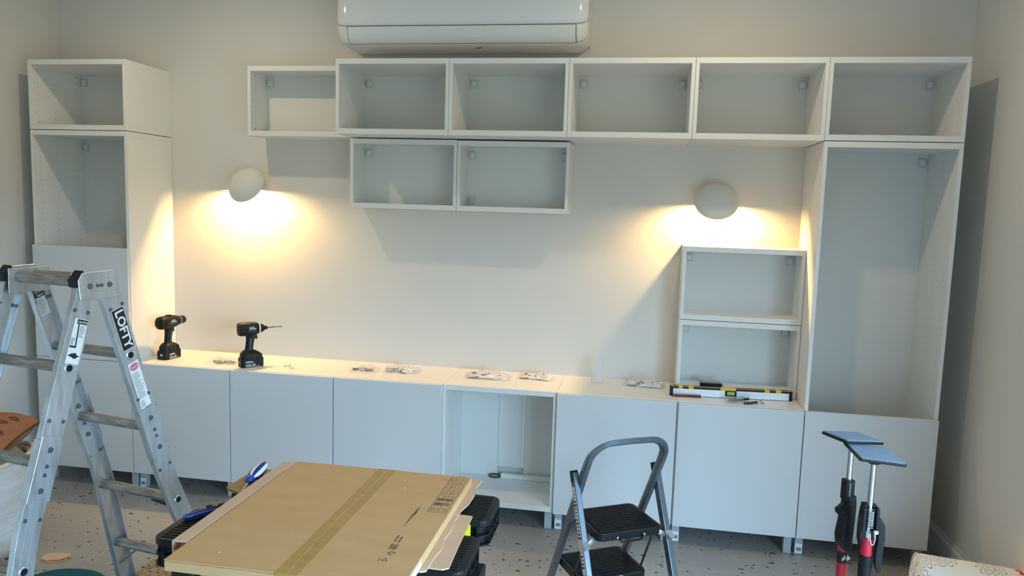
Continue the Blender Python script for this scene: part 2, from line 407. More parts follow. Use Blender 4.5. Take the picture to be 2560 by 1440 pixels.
# skirting boards, stepped top edge
def skirt(name, p0, p1, nrm):
    p0, p1, n = Vector(p0), Vector(p1), Vector(nrm)
    prof = [(0, 0), (.016, 0), (.016, .085), (.012, .092), (.006, .098), (.004, .11), (0, .112)]
    struct(name, MB().loft([[p + n * a + Vector((0, 0, h)) for a, h in prof] for p in (p0, p1)]), 'skirting')
skirt('baseboard_right', (XR, 0, 0), (XR, WIN_A[1] + .02, 0), (-1, 0, 0))
skirt('baseboard_left', (XL, YR, 0), (XL, 0, 0), (1, 0, 0))
skirt('baseboard_back', (XL, 0, 0), (XR, 0, 0), (0, -1, 0))
skirt('baseboard_rear', (XR, YR, 0), (XL, YR, 0), (0, 1, 0))

# downlights in the ceiling
for i, (lx, ly, side) in enumerate(((1.13, -1.05, 'left'), (3.72, -1.02, 'right'))):
    t = thing('recessed_downlight', 'round white recessed downlight in the ceiling near the %s wall' % side, 'downlight', (lx, ly, ZC), group='ceiling downlights')
    obj('trim_ring', MB().lathe([(.036, -.004), (.052, -.004), (.055, 0.0), (.036, 0.0), (.036, -.004)], (lx, ly, ZC), n=32, caps=False), 'acmatt', t)
    obj('lens', MB().lathe([(.0365, -.0015), (.0365, .0005)], (lx, ly, ZC), n=32), 'lens', t)
    ld = bpy.data.lights.new('downlight_%s_offscreen' % side, 'AREA'); ld.shape = 'DISK'; ld.size = .07; ld.energy = DOWNLIGHT_W; ld.color = (1.0, 0.80, 0.54)
    lo = bpy.data.objects.new('downlight_%s_offscreen' % side, ld); COL.objects.link(lo); lo.parent = t; lo.location = (0, 0, -.006)

# ================================================================ CABINETS
PT, SD = .028, .017         # top / bottom thickness, side thickness
def drilled(xa, xb, ya, yb, za, zb, hl, right, dp=.010):
    """board with square-cut blind holes in the face that looks into the cabinet"""
    xf = xb if right else xa; xd = xf - dp if right else xf + dp; xo = xa if right else xb
    cut = lambda lo, hi, v: [p for i, p in enumerate(v) if i == 0 or p - v[i - 1] > 1e-6]
    Y = cut(ya, yb, sorted([ya, yb] + [y + e * r for y, z, r in hl for e in (-1, 1)]))
    Z = cut(za, zb, sorted([za, zb] + [z + e * r for y, z, r in hl for e in (-1, 1)]))
    sunk = {}
    for y, z, r in hl:
        for i in range(len(Y) - 1):
            if abs((Y[i] + Y[i + 1]) / 2 - y) < r:
                for j in range(len(Z) - 1):
                    if abs((Z[j] + Z[j + 1]) / 2 - z) < r: sunk[(i, j)] = 1
    mb = MB(); F = (lambda v: mb.add(v, [(0, 1, 2, 3)])) if right else (lambda v: mb.add(v, [(3, 2, 1, 0)]))
    for i in range(len(Y) - 1):
        for j in range(len(Z) - 1):
            p, q, u, v = Y[i], Y[i + 1], Z[j], Z[j + 1]
            x = xd if (i, j) in sunk else xf
            F([(x, p, u), (x, q, u), (x, q, v), (x, p, v)])
            if (i, j) in sunk:
                if (i - 1, j) not in sunk: F([(xf, p, u), (xd, p, u), (xd, p, v), (xf, p, v)])
                if (i + 1, j) not in sunk: F([(xd, q, u), (xf, q, u), (xf, q, v), (xd, q, v)])
                if (i, j - 1) not in sunk: F([(xf, p, u), (xf, q, u), (xd, q, u), (xd, p, u)])
                if (i, j + 1) not in sunk: F([(xd, p, v), (xd, q, v), (xf, q, v), (xf, p, v)])
    F([(xo, yb, za), (xo, ya, za), (xo, ya, zb), (xo, yb, zb)])
    F([(xo, ya, za), (xf, ya, za), (xf, ya, zb), (xo, ya, zb)])
    F([(xf, yb, za), (xo, yb, za), (xo, yb, zb), (xf, yb, zb)])
    F([(xo, ya, zb), (xf, ya, zb), (xf, yb, zb), (xo, yb, zb)])
    F([(xo, yb, za), (xf, yb, za), (xf, ya, za), (xo, ya, za)])
    return mb
def cabinet(name, label, xa, depth, za, h, group, doors=(), legs=False, holes=True, brackets='', back='plain', gap=.0008, lowbr=''):
    xb = xa + .6 - gap; xa = xa + gap; zb = za + h
    t = thing(name, label, 'cabinet', ((xa + xb) / 2, -depth / 2, za if not legs else 0), group=group)
    bv = dict(bevel=.0012, seg=2)
    yk = -.0015 if name == 'tall_cabinet' else 0      # floor-standing towers stop just short of the plaster
    obj('top_panel', MB().box(xa, xb, -depth, yk, zb - PT, zb - gap), 'cab', t, **bv)
    obj('bottom_panel', MB().box(xa, xb, -depth, yk, za + gap, za + PT), 'cab', t, **bv)
    for s0, s1 in ((xa, xa + SD), (xb - SD, xb)):
        if not holes:
            obj('side_panel', MB().box(s0, s1, -depth + .0006, yk, za + PT, zb - PT), 'cab', t, **bv)
        else:
            ys_ = [-depth + .05, -.05] if depth < .3 else [-depth + .05, -depth + .17, -.06]
            hl_ = [(yy, za + .075 + k * .032, .0026) for yy in ys_ for k in range(int((h - .15) / .032) + 1)]
            hl_ += [(yy, zc, .0055) for yy in (ys_[0], ys_[-1]) for zc in (za + PT + .016, zb - PT - .016)]
            obj('side_panel', drilled(s0, s1, -depth + .0006, yk, za + PT, zb - PT, hl_, s0 == xa), 'cab', t)
    if back == 'plain':
        obj('back_panel', MB().box(xa + SD, xb - SD, -.018, -.014, za + PT, zb - PT), 'cabback', t)
    for c in brackets:
        xc = xa + SD + .026 if c == 'l' else xb - SD - .026
        br = obj('corner_bracket', MB().box(xc - .018, xc + .018, -.030, -.018, zb - PT - .062, zb - PT - .018), 'bracket', t, bevel=.004)
        obj('bracket_cap', MB().box(xc - .011, xc + .011, -.0315, -.0295, zb - PT - .052, zb - PT - .028), 'cabback', br)
    for c in lowbr:
        xc = xa + SD + .026 if c == 'l' else xb - SD - .026
        obj('corner_bracket', MB().box(xc - .018, xc + .018, -.030, -.018, za + PT + .016, za + PT + .056), 'bracket', t, bevel=.004)
    for (da, db) in doors:
        obj('door', MB().box(xa + (.0065 if abs(xa - 3.6) < .01 else .0018), xb - .0018, -depth - .0195, -depth - .0012, da + .0015, db - .0015), 'door', t, bevel=.0012)
    if legs:
        for sx in (0, 1):
            for yy in (-depth + .045, -.06):
                xc = xa + .026 if sx == 0 else xb - .026
                lg = obj('leg', MB().box(xc - .019, xc + .019, yy - .019, yy + .019, .0, za + .001), 'leggrey', t, bevel=.003)
                if legs == 'sticker' and sx == 0 and yy < -.2:
                    st = obj('barcode_label', MB().box(xc - .017, xc + .017, yy - .0196, yy - .0188, .006, .055), 'sticker', lg)
                    bars = MB()
                    for q in range(6): bars.box(xc - .011 + q * .004, xc - .009 + q * .004 + (q % 2) * .001, yy - .0200, yy - .0194, .018, .036)
                    obj('barcode', bars, 'ink', lg)
    return t
GU = 'open white upper cabinets'
cabinet('wall_cabinet', 'small open white cabinet sitting on top of the left tall tower', 0, .4, 2.02, .38, GU, brackets='l')
cabinet('wall_cabinet', 'shallow white wall cabinet, left end of the upper row, stepped back from its neighbours', 1.2, .2, 2.02, .38, GU, brackets='l')
cabinet('wall_cabinet', 'deep white upper cabinet beside the shallow end one, under the left of the air conditioner', 1.8, .4, 2.02, .38, GU, brackets='l')
cabinet('wall_cabinet', 'deep white upper cabinet under the right half of the air conditioner', 2.4, .4, 2.02, .38, GU, brackets='l')
cabinet('wall_cabinet', 'deep white upper cabinet just right of the air conditioner, glowing underneath', 3.0, .4, 2.02, .38, GU, brackets='lr')
cabinet('wall_cabinet', 'deep white upper cabinet above the wall lamp, next to the corner tower', 3.6, .4, 2.02, .38, GU, brackets='lr')
cabinet('wall_cabinet', 'open white cabinet sitting on top of the right tall tower', 4.2, .4, 2.022, .378, GU, brackets='r')
GH = 'shallow cabinets hung below the upper row'
cabinet('wall_cabinet', 'shallow open white cabinet hung below the upper row, with a sliver of light inside', 1.8, .2, 1.64, .376, GH, brackets='l', gap=.0012)
cabinet('wall_cabinet', 'shallow open white cabinet hung below the upper row, side lit by the lamp', 2.4, .2, 1.64, .374, GH, brackets='lr', lowbr='l', gap=.0012)
GS = 'stacked shallow cabinets on the base run'
cabinet('wall_cabinet', 'upper of two stacked shallow white cabinets under the round wall lamp', 3.6, .2, 1.12, .38, GS, brackets='lr', gap=.0012)
cabinet('wall_cabinet', 'lower of two stacked shallow white cabinets, standing behind the spirit level', 3.6, .2, .7405, .379, GS, brackets='lr', gap=.0012)
GT = 'tall white tower cabinets'
cabinet('tall_cabinet', 'tall white tower behind the aluminium ladder with two doors below an open shelf space', 0, .4, .10, 1.918, GT, doors=((.10, .74), (.74, 1.38)), legs=True, brackets='l')
cabinet('tall_cabinet', 'tall white corner tower with one low door and a tall open space', 4.2, .4, .10, 1.92, GT, doors=((.10, .74),), legs='sticker', brackets='r')
GB = 'white base cabinets along the wall'
BL = ['white base cabinet next to the tall tower, below the drill, behind the ladder',
      'white base cabinet with closed door below the impact driver',
      'white base cabinet with closed door beside the open doorless one, behind the cardboard box',
      'white base cabinet without a door, its inside open behind the workbench',
      'white base cabinet with closed door behind the folding step stool',
      'white base cabinet with closed door below the spirit level']
for i in range(6):
    xa = .6 * (i + 1)
    op = i == 3
    t = cabinet('base_cabinet', BL[i], xa, .4, .10, .64, GB, doors=() if op else ((.10, .738),), legs='sticker' if i in (0, 5, 4) else True, holes=False, back='plain' if not op else 'none')
    if op:   # folded back board with a cut-out low down
        a, b, c, d = xa + SD + .001, 2.632, 2.782, xa + .6 - SD - .001
        z0_, z1_ = .10 + PT, .74 - PT
        obj('back_panel', MB().box(a, b, -.018, -.014, z0_, z1_), 'cabback', t)
        obj('back_panel', MB().box(b + .0015, c, -.020, -.016, .186, z1_), 'cabback', t)
        obj('back_panel', MB().box(c + .0015, d, -.018, -.014, z0_, z1_), 'cabback', t)
        obj('hinge_strip', MB().box(c - .012, c + .003, -.0235, -.0195, z0_ + .06, z1_), 'cab', t)
o = obj('board_offcut', MB().prism([(2.66, -.056, .1284), (2.95, -.060, .1284), (2.955, -.0265, .1284), (2.66, -.0265, .1284)], (0, 0, .026)), 'cab', None, bevel=.002)
tag(o, 'thin white board offcut lying inside the doorless base cabinet', 'offcut')
o = obj('cable', MB().tube([(2.59, -.045, .137), (2.60, -.035, .140), (2.62, -.030, .141), (2.645, -.033, .140), (2.655, -.045, .137), (2.64, -.058, .133), (2.61, -.058, .133), (2.59, -.045, .133)], .0045, n=8), 'darksteel', None, smooth=True)
tag(o, 'short dark cable loop on the floor of the doorless base cabinet', 'cable')

# ================================================================ AIR CONDITIONER
AX0, AX1 = 1.735, 3.068
ac = thing('air_conditioner', 'glossy white split air conditioner mounted high on the back wall', 'air conditioner', ((AX0 + AX1) / 2, 0, 2.5))
AP = [(-.02, 2.865), (-.14, 2.862), (-.215, 2.845), (-.250, 2.80), (-.262, 2.74), (-.266, 2.68), (-.265, 2.63), (-.262, 2.590), (-.256, 2.562), (-.244, 2.535), (-.222, 2.512), (-.17, 2.497), (-.10, 2.494), (-.02, 2.496)]
def ac_pt(x, t, off):
    t = t * (len(AP) - 1); i = min(int(t), len(AP) - 2); f = t - i
    y = AP[i][0] * (1 - f) + AP[i + 1][0] * f; z = AP[i][1] * (1 - f) + AP[i + 1][1] * f
    dy, dz = AP[i + 1][0] - AP[i][0], AP[i + 1][1] - AP[i][1]; l = math.hypot(dy, dz)
    ny, nz = dz / l, -dy / l
    y, z = y + ny * off, z + nz * off
    r = .075; dx = min(x - AX0, AX1 - x)
    k = 1.0 if dx > r else .80 + .20 * math.sqrt(max(0, 1 - ((r - dx) / r) ** 2))
    k2 = 1.0 if dx > r else .72 + .28 * math.sqrt(max(0, 1 - ((r - dx) / r) ** 2))
    return Vector((x, y * k, 2.70 + (z - 2.70) * k2))
def ac_patch(xa, xb, ta, tb, off, nu=24, nv=10):
    xs = lambda u: xa + (xb - xa) * u
    return MB().grid(lambda u, v: ac_pt(xs(u), ta + (tb - ta) * v, off), nu, nv)
ends = sorted(set([AX0 + .075 * (1 - math.cos(math.pi / 2 * i / 8)) for i in range(9)] + [AX1 - .075 * (1 - math.cos(math.pi / 2 * i / 8)) for i in range(9)]))
mb = MB().loft([[ac_pt(x, k / 26, -.006) for k in range(27)] + [Vector((x, -.001, 2.50 + .02)), Vector((x, -.001, 2.86))][::1] for x in [min(max(e, AX0 + .012), AX1 - .022) for e in ends]])
obj('core', mb, 'greyplastic', ac)
def ac_shell(name, xa, xb, ta, tb, m, nu=30, nv=12, parent=None):
    xs = [e for e in ends if xa < e < xb]; xs = [xa] + xs + [xb]
    rings_o = [[ac_pt(x, ta + (tb - ta) * k / nv, 0) for k in range(nv + 1)] for x in xs]
    mb = MB(); n = nv + 1
    vs = [p for r in rings_o for p in r]
    mb.add(vs, [(i * n + k, i * n + k + 1, (i + 1) * n + k + 1, (i + 1) * n + k) for i in range(len(xs) - 1) for k in range(nv)])
    o = obj(name, mb, m, parent or ac, smooth=True)
    md = o.modifiers.new('t', 'SOLIDIFY'); md.thickness = .005; md.offset = 0
    return o
tS, tB = 7.0 / 13, 10.25 / 13          # seam and lower line along the profile
ac_shell('front_panel', AX0, AX1, 0.0, tS - .004, 'acwhite')
fl = ac_shell('air_flap', AX0 + .072, AX1 - .058, tS + .004, tB - .003, 'acmatt')
ac_shell('end_trim', AX0, AX0 + .069, tS + .001, tB + .0, 'acmatt')
ac_shell('end_trim', AX1 - .055, AX1, tS + .001, tB + .0, 'acmatt')
ac_shell('underside', AX0, AX1, tB + .004, 1.0, 'acmatt')
for xe in (AX0, AX1):
    obj('end_cap', MB().loft([[ac_pt(xe, k / 26, .0) for k in range(27)] + [Vector((xe, -.001, 2.52)), Vector((xe, -.001, 2.86))], [ac_pt(xe, k / 26, .0) + Vector((.004 if xe == AX0 else -.004, 0, 0)) for k in range(27)] + [Vector((xe + (.004 if xe == AX0 else -.004), -.001, 2.52)), Vector((xe + (.004 if xe == AX0 else -.004), -.001, 2.86))]]), 'acmatt', ac)
obj('sensor_mark', MB().prism([(2.47, -.17, 2.4935), (2.50, -.16, 2.4925), (2.52, -.18, 2.4945)], (0, 0, .002)), 'greyplastic', ac)

# ================================================================ WALL LAMPS
def sconce(c, n, label):
    c = Vector(c); n = Vector(n).normalized()
    t = thing('wall_lamp', label, 'lamp', (c.x, 0, c.z), group='round wall lamps')
    obj('wall_plate', MB().lathe([(.045, 0), (.045, .014), (.040, .018)], (c.x, -.0005, c.z), (0, -1, 0), n=32), 'shade', t, smooth=True, angle=40)
    obj('stem', MB().cyl((c.x, -.016, c.z), c - n * .004, .009, n=14), 'shade', t, smooth=True, angle=40)
    R_, sag = .114, .070
    prof = [(.0005, 0.0)] + [(R_ * math.sin(k / 10 * 1.45), -sag * (1 - math.cos(k / 10 * 1.45)) / (1 - math.cos(1.45))) for k in range(1, 11)]
    prof = prof + [(max(.0004, r - .004), h - .004) for r, h in prof[::-1]]
    obj('shade', MB().lathe(prof, c, n, n=56, caps=False), 'shade', t, smooth=True, angle=50)
    down = Vector((0, 0, -1)); down = (down - n * n.dot(down)).normalized()
    b = Vector((c.x + down.x * .07, -.085, c.z - .040))
    obj('bulb', MB().sphere(b, .020), 'bulb', t, smooth=True)
    hz = .020                                   # hood: half tunnel open below, added unseen to block the bulb's upward light
    arch = [(.072 * math.cos(a), .058 * math.sin(a)) for a in [math.pi * k / 16 for k in range(17)]]
    path = [(.072, -hz)] + arch + [(-.072, -hz)]
    inner = [(x * .94, z * .94 if z > 0 else z) for x, z in path]
    ring = lambda y: [Vector((b.x + x, y, b.z + z)) for x, z in path + inner[::-1]]
    obj('added_hood', MB().loft([ring(-.0005), ring(-.128)]), 'shade', t, smooth=True, angle=40)
    obj('added_hood_face', MB().prism([Vector((b.x + x, -.128, b.z + z)) for x, z in path], (0, -.003, 0)), 'shade', t)
sconce(at(1795, 484, 1, -.150), (0, -.83, .56), 'round white wall lamp glowing above the stacked shallow cabinets')
sconce(at(599, 447, 1, -.150), (-.16, -.86, .49), 'round white wall lamp with a tilted shade between tower and wall cabinets')

# ================================================================ ALUMINIUM LADDER (folding A-frame)
LX, LY, LTH, LPH, LS, LW, LKL, LKA, LG, LH, LKT = 1.537, -1.998, -0.176, 0.310, 0.285, 0.168, 1.989, 0.916, 0.129, 0.035, 5.142
LZ = LKT * LS * math.cos(LPH)
lad = thing('folding_ladder', 'scuffed aluminium folding ladder standing as an A-frame beside the workbench', 'ladder', (LX, LY, 0), (0, 0, LTH))
TB = 2.45 * LS
def ld_off(t):                       # flare of the lower section, eased into the bend
    u = t - TB
    if u <= 0: return 0
    e = .10
    return LG * (u * u / (2 * e) if u < e else u - e / 2)
def lp(sd, d, t, a=0.0, b=0.0):      # point on a stile: a = across the face, b = proud of the outer face
    return Vector((sd * (LW + ld_off(t) + b), d * (LH + math.sin(LPH) * t) + a * math.cos(LPH), LZ - math.cos(LPH) * t + d * a * math.sin(LPH)))
FW = .036                            # half width of a stile
def stile(sd, d):
    t_end = (LZ - (.026 if d > 0 else .014)) / math.cos(LPH) - .012
    ts = [-.02, 0, .15, .3, .45, .6] + [TB - .02 + k * .02 for k in range(9)] + [1.0, 1.2, t_end]
    ts = sorted(t for t in ts)
    sec = [(-FW, 0), (FW, 0), (FW, -.022), (FW - .004, -.022), (FW - .004, -.0035), (-FW + .004, -.0035), (-FW + .004, -.022), (-FW, -.022)]
    st = obj('stile', MB().loft([[lp(sd, d, t, a, b) for a, b in sec] for t in ts]), 'alu', lad, local=True, smooth=True, angle=35, bevel=.001, seg=1)
    # grooves on the outer face
    if sd > 0:
        for ga in (-.012, .012):
            obj('groove_ridge', MB().loft([[lp(sd, d, t, ga + q, .0006 if abs(q) < .002 else -.0002) for q in (-.003, 0, .003)] for t in ts[1:]], closed=False, cap0=False, cap1=False), 'alu', st, local=True, smooth=True)
    obj('foot', MB().loft([[lp(sd, d, t, a * 1.12, b + .002) for a, b in ((-FW, .002), (FW, .002), (FW, -.032), (-FW, -.032))] for t in (t_end - .07, t_end + .012)]), 'rubber', st, local=True, bevel=.003)
    return st
def disc(mb, sd, d, t, a, r, h, n=14, b0=0.0):
    p = lp(sd, d, t, a, b0); q = lp(sd, d, t, a, b0 + h)
    return mb.cyl(p, q, r, r * .8, n=n)
ST = {}
for sd in (1, -1):
    for d in (1, -1):
        ST[(sd, d)] = st = stile(sd, d)
        # rivets beside the joints
        for t in (.085, LKL * LS - .145, LKL * LS + .145):
            for a in (-.024, .024):
                m_ = MB(); disc(m_, sd, d, t, a + (.004 * d if t < .1 else 0), .0065, .004, b0=-.0002 if sd > 0 else -.0002)
                if sd < 0: disc(m_, sd, d, t, a, .0065, -.006, b0=-.0034)
                obj('rivet', m_, 'rivet', st, local=True, smooth=True, angle=40)
        # middle hinge plate clasped round the stile
        tm = LKL * LS
        hp = MB().prism([lp(sd, d, tm + dt, a, .0004) for dt, a in ((-.10, -FW - .001), (-.10, FW - .012), (-.085, FW + .002), (.085, FW + .002), (.085, -FW + .012), (.10, -FW - .001))], lp(sd, d, tm, 0, .005) - lp(sd, d, tm, 0, .0004))
        hg = obj('hinge_plate', hp, 'alu', lad, local=True, bevel=.002)
        hb = MB().prism([lp(sd, d, tm + dt, d * (FW + .001), .004) for dt in (-.09, .09)] + [lp(sd, d, tm + dt, d * (FW + .001), -.022) for dt in (.09, -.09)], Vector((0, .002 * d, 0)))
        hb.prism([lp(sd, d, tm + dt, -d * (FW + .0005), .004) for dt in (-.09, .09)] + [lp(sd, d, tm + dt, -d * (FW + .0005), -.022) for dt in (.09, -.09)], Vector((0, -.002 * d, 0)))
        obj('hinge_clasp', hb, 'alu', hg, local=True)
        for dt, r in ((-.06, .0095), (-.012, .0065), (.014, .0065), (.06, .0095)):
            m_ = MB(); disc(m_, sd, d, tm + dt, 0, r, .004, n=16, b0=.0048)
            if sd < 0: disc(m_, sd, d, tm + dt, 0, r, -.006, n=16, b0=-.0034)
            obj('rivet', m_, 'rivet', hg, local=True, smooth=True, angle=40)
        # rung ends: ring and black disc painted in for the shaded hollow
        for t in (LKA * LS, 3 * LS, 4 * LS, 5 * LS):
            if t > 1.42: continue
            m_ = MB(); disc(m_, sd, d, t, 0, .0165, .003, n=24)
            rg = obj('rung_ring', m_, 'alu', st, local=True, smooth=True, angle=40)
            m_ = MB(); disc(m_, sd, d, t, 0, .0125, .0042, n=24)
            obj('painted_rung_hole', m_, 'blackplastic', st, local=True, smooth=True, angle=40)
# rungs: ridged bars between the stiles
def rung(d, t, zoff=0.0, yoff=0.0, r=.0155):
    L_, R_ = lp(-1, d, t, yoff, -.004), lp(1, d, t, yoff, -.004)
    up = Vector((0, d * math.sin(LPH) * .0, 1)); fw = Vector((0, 1, 0))
    n = 18
    prof = []
    for k in range(n):
        a = 2 * math.pi * k / n
        rr = r * (1.0 + (.07 if k % 2 else 0))
        prof.append((rr * 1.18 * math.cos(a), rr * (.95 * math.sin(a)) + (0.003 if math.sin(a) > 0.4 else 0)))
    return obj('rung', MB().loft([[p + y * fw + (z + zoff) * up for y, z in prof] for p in (L_, R_)]), 'rung', lad, local=True, smooth=True, angle=30)
for d in (1, -1):
    rung(d, .0, zoff=.008, yoff=-.004 * d, r=.017)
    for t in (LKA * LS, 2.0 * LS - .02, 3 * LS, 4 * LS, 5 * LS):
        if t < 1.42: rung(d, t)
# angle brace under a low rung
for sd in (-1, 1):
    obj('rung_brace', MB().tube([lp(sd, 1, 4 * LS + .02, 0, -.06 - .04), lp(sd, 1, 4 * LS + .105, -.01, -.006)], .004, n=8), 'aludull', lad, local=True)
# top plates that join both halves
for sd in (1, -1):
    x_ = sd * (LW + .0004)
    poly = [(-.072, -.046), (-.078, .016), (-.062, .040), (.050, .042), (.072, .020), (.084, -.046), (.0, -.050)]
    tp = obj('top_plate', MB().prism([Vector((x_, y, LZ + z)) for y, z in poly], (sd * .006, 0, 0)), 'alu', lad, local=True, bevel=.0025)
    ox = x_ + sd * .006
    for zz in (.022, -.030):
        obj('plate_ridge', MB().box(min(ox, ox + sd * .0015), max(ox, ox + sd * .0015), -.070, .070, LZ + zz - .0025, LZ + zz + .0025), 'alu', tp, local=True, bevel=.001)
    for yy, r in ((-.036, .0095), (-.009, .0062), (.006, .0062), (.036, .0095)):
        obj('rivet', MB().cyl((ox, yy, LZ - .004), (ox + sd * .004, yy, LZ - .004), r, r * .8, n=16), 'rivet', tp, local=True, smooth=True, angle=40)
    if sd < 0: obj('rivet', MB().cyl((x_, -.036, LZ), (x_ + .008, -.036, LZ), .011, n=16), 'rivet', tp, local=True, smooth=True, angle=40)
    obj('inner_plate', MB().box(sd * (LW - .034), sd * (LW - .030), -.07, .075, LZ - .046, LZ + .036) if sd > 0 else MB().box(-LW + .030, -LW + .034, -.07, .075, LZ - .046, LZ + .036), 'alu', tp, local=True, bevel=.001)
    obj('plastic_cap', MB().prism([Vector((sd * (LW - .03), y, LZ + z)) for y, z in ((-.072, .03), (-.084, .018), (-.08, -.005), (-.074, -.004), (-.070, .025), (-.052, .040), (-.058, .046))], (sd * .034, 0, 0)), 'blackplastic', tp, local=True)
# stickers
def patch_on(sd, d, t0, t1, a0, a1, b):
    return MB().add([lp(sd, d, t0, a0, b), lp(sd, d, t0, a1, b), lp(sd, d, t1, a1, b), lp(sd, d, t1, a0, b)], [(0, 1, 2, 3)])
def lines_on(sd, d, t0, t1, a0, a1, b, rows, seed, thick=.0012):
    rn = random.Random(seed); mb = MB()
    for k in range(rows):
        t = t0 + (t1 - t0) * (k + .5) / rows
        e = a0 + (a1 - a0) * rn.uniform(.55, 1.0)
        v = [lp(sd, d, t - thick, a0, b), lp(sd, d, t - thick, e, b), lp(sd, d, t + thick, e, b), lp(sd, d, t + thick, a0, b)]
        mb.add(v, [(0, 1, 2, 3)])
    return mb
def text_on(sd, d, txt, size, t, a, b, along=True, bold=0.0):
    dn = (lp(sd, d, t + .01, a, b) - lp(sd, d, t, a, b)).normalized(); ac = (lp(sd, d, t, a + .01, b) - lp(sd, d, t, a, b)).normalized()
    if along: return text_mb(txt, size, lp(sd, d, t, a, b), dn, ac, bold)[0]
    return text_mb(txt, size, lp(sd, d, t, a, b), ac, -dn, bold)[0]
s1 = obj('maker_label', patch_on(1, 1, .092, .240, -.023, .027, .0012), 'sticker', ST[(1, 1)], local=True); s1['label'] = 'black and white maker label'
obj('label_ground', patch_on(1, 1, .094, .238, -.021, .025, .0018), 'ink', ST[(1, 1)], local=True)
obj('lettering', text_on(1, 1, 'LOFTY', .0445, .099, -.0105, .0024, bold=.0013), 'whiteink', ST[(1, 1)], local=True)
obj('danger_label', patch_on(1, 1, .288, .462, -.022, .022, .0012), 'sticker', ST[(1, 1)], local=True)
dv = [lp(1, 1, .306 + .013 * math.sin(2 * math.pi * k / 20), .019 * math.cos(2 * math.pi * k / 20), .0018) for k in range(20)]
obj('danger_sign', MB().add(dv, [tuple(range(20))]), 'pink', ST[(1, 1)], local=True)
obj('lettering', text_on(1, 1, 'DANGER', .0085, .309, -.0165, .0024, along=False), 'sticker', ST[(1, 1)], local=True)
obj('small_print', lines_on(1, 1, .325, .425, -.018, .018, .0018, 20, 3, .0009), 'inkgrey', ST[(1, 1)], local=True)
obj('small_print', lines_on(1, 1, .432, .458, -.018, .010, .0018, 4, 4, .0012), 'inkgrey', ST[(1, 1)], local=True)
obj('caution_label', patch_on(1, -1, .108, .248, -.020, .028, .0012), 'sticker', ST[(1, -1)], local=True)
obj('caution_ground', patch_on(1, -1, .110, .124, -.010, .027, .0018), 'ink', ST[(1, -1)], local=True)
obj('lettering', text_on(1, -1, 'CAUTION', .0085, .1205, -.0085, .0024, along=False, bold=.0002), 'whiteink', ST[(1, -1)], local=True)
obj('ladder_pictogram', MB().add([lp(1, -1, t, a, .0018) for t, a in ((.124, -.004), (.124, .000), (.198, .006), (.198, -.018), (.192, -.018), (.192, .001))], [(0, 1, 2, 5), (5, 2, 3, 4)]), 'ink', ST[(1, -1)], local=True)
obj('small_print', lines_on(1, -1, .128, .165, .004, .024, .0018, 9, 5, .0008), 'inkgrey', ST[(1, -1)], local=True)
obj('small_print', lines_on(1, -1, .168, .190, -.018, -.002, .0018, 7, 6, .0008), 'inkgrey', ST[(1, -1)], local=True)
obj('map_emblem', MB().add([lp(1, -1, .222 + y, .004 + x, .0018) for x, y in ((-.022, 0), (-.012, -.003), (-.010, -.007), (-.004, -.006), (-.001, -.010), (.004, -.006), (.006, -.011), (.010, -.003), (.022, .0), (.012, .004), (.009, .009), (.003, .007), (.002, .011), (-.002, .006), (-.010, .004))], [tuple(range(15))]), 'ink', ST[(1, -1)], local=True)
ib = -.0042
obj('safety_label', patch_on(-1, 1, .045, .140, -.018, .020, ib), 'sticker', ST[(-1, 1)], local=True)
obj('safety_ground', patch_on(-1, 1, .045, .075, -.018, .020, ib - .0006), 'ink', ST[(-1, 1)], local=True)
for k, w_ in enumerate(('SAFETY', 'FIRST')):
    obj('lettering', text_on(-1, 1, w_, .0115, .0585 + k * .0135, -.0155 + k * .005, ib - .0012, along=False, bold=.0003), 'whiteink', ST[(-1, 1)], local=True)
obj('small_print', lines_on(-1, 1, .080, .136, -.015, .016, ib - .0006, 11, 7, .0009), 'inkgrey', ST[(-1, 1)], local=True)
obj('small_label', patch_on(-1, 1, .345, .40, -.016, .018, ib), 'sticker', ST[(-1, 1)], local=True)
obj('small_print', lines_on(-1, 1, .350, .396, -.013, .014, ib - .0006, 8, 8, .0008), 'inkgrey', ST[(-1, 1)], local=True)

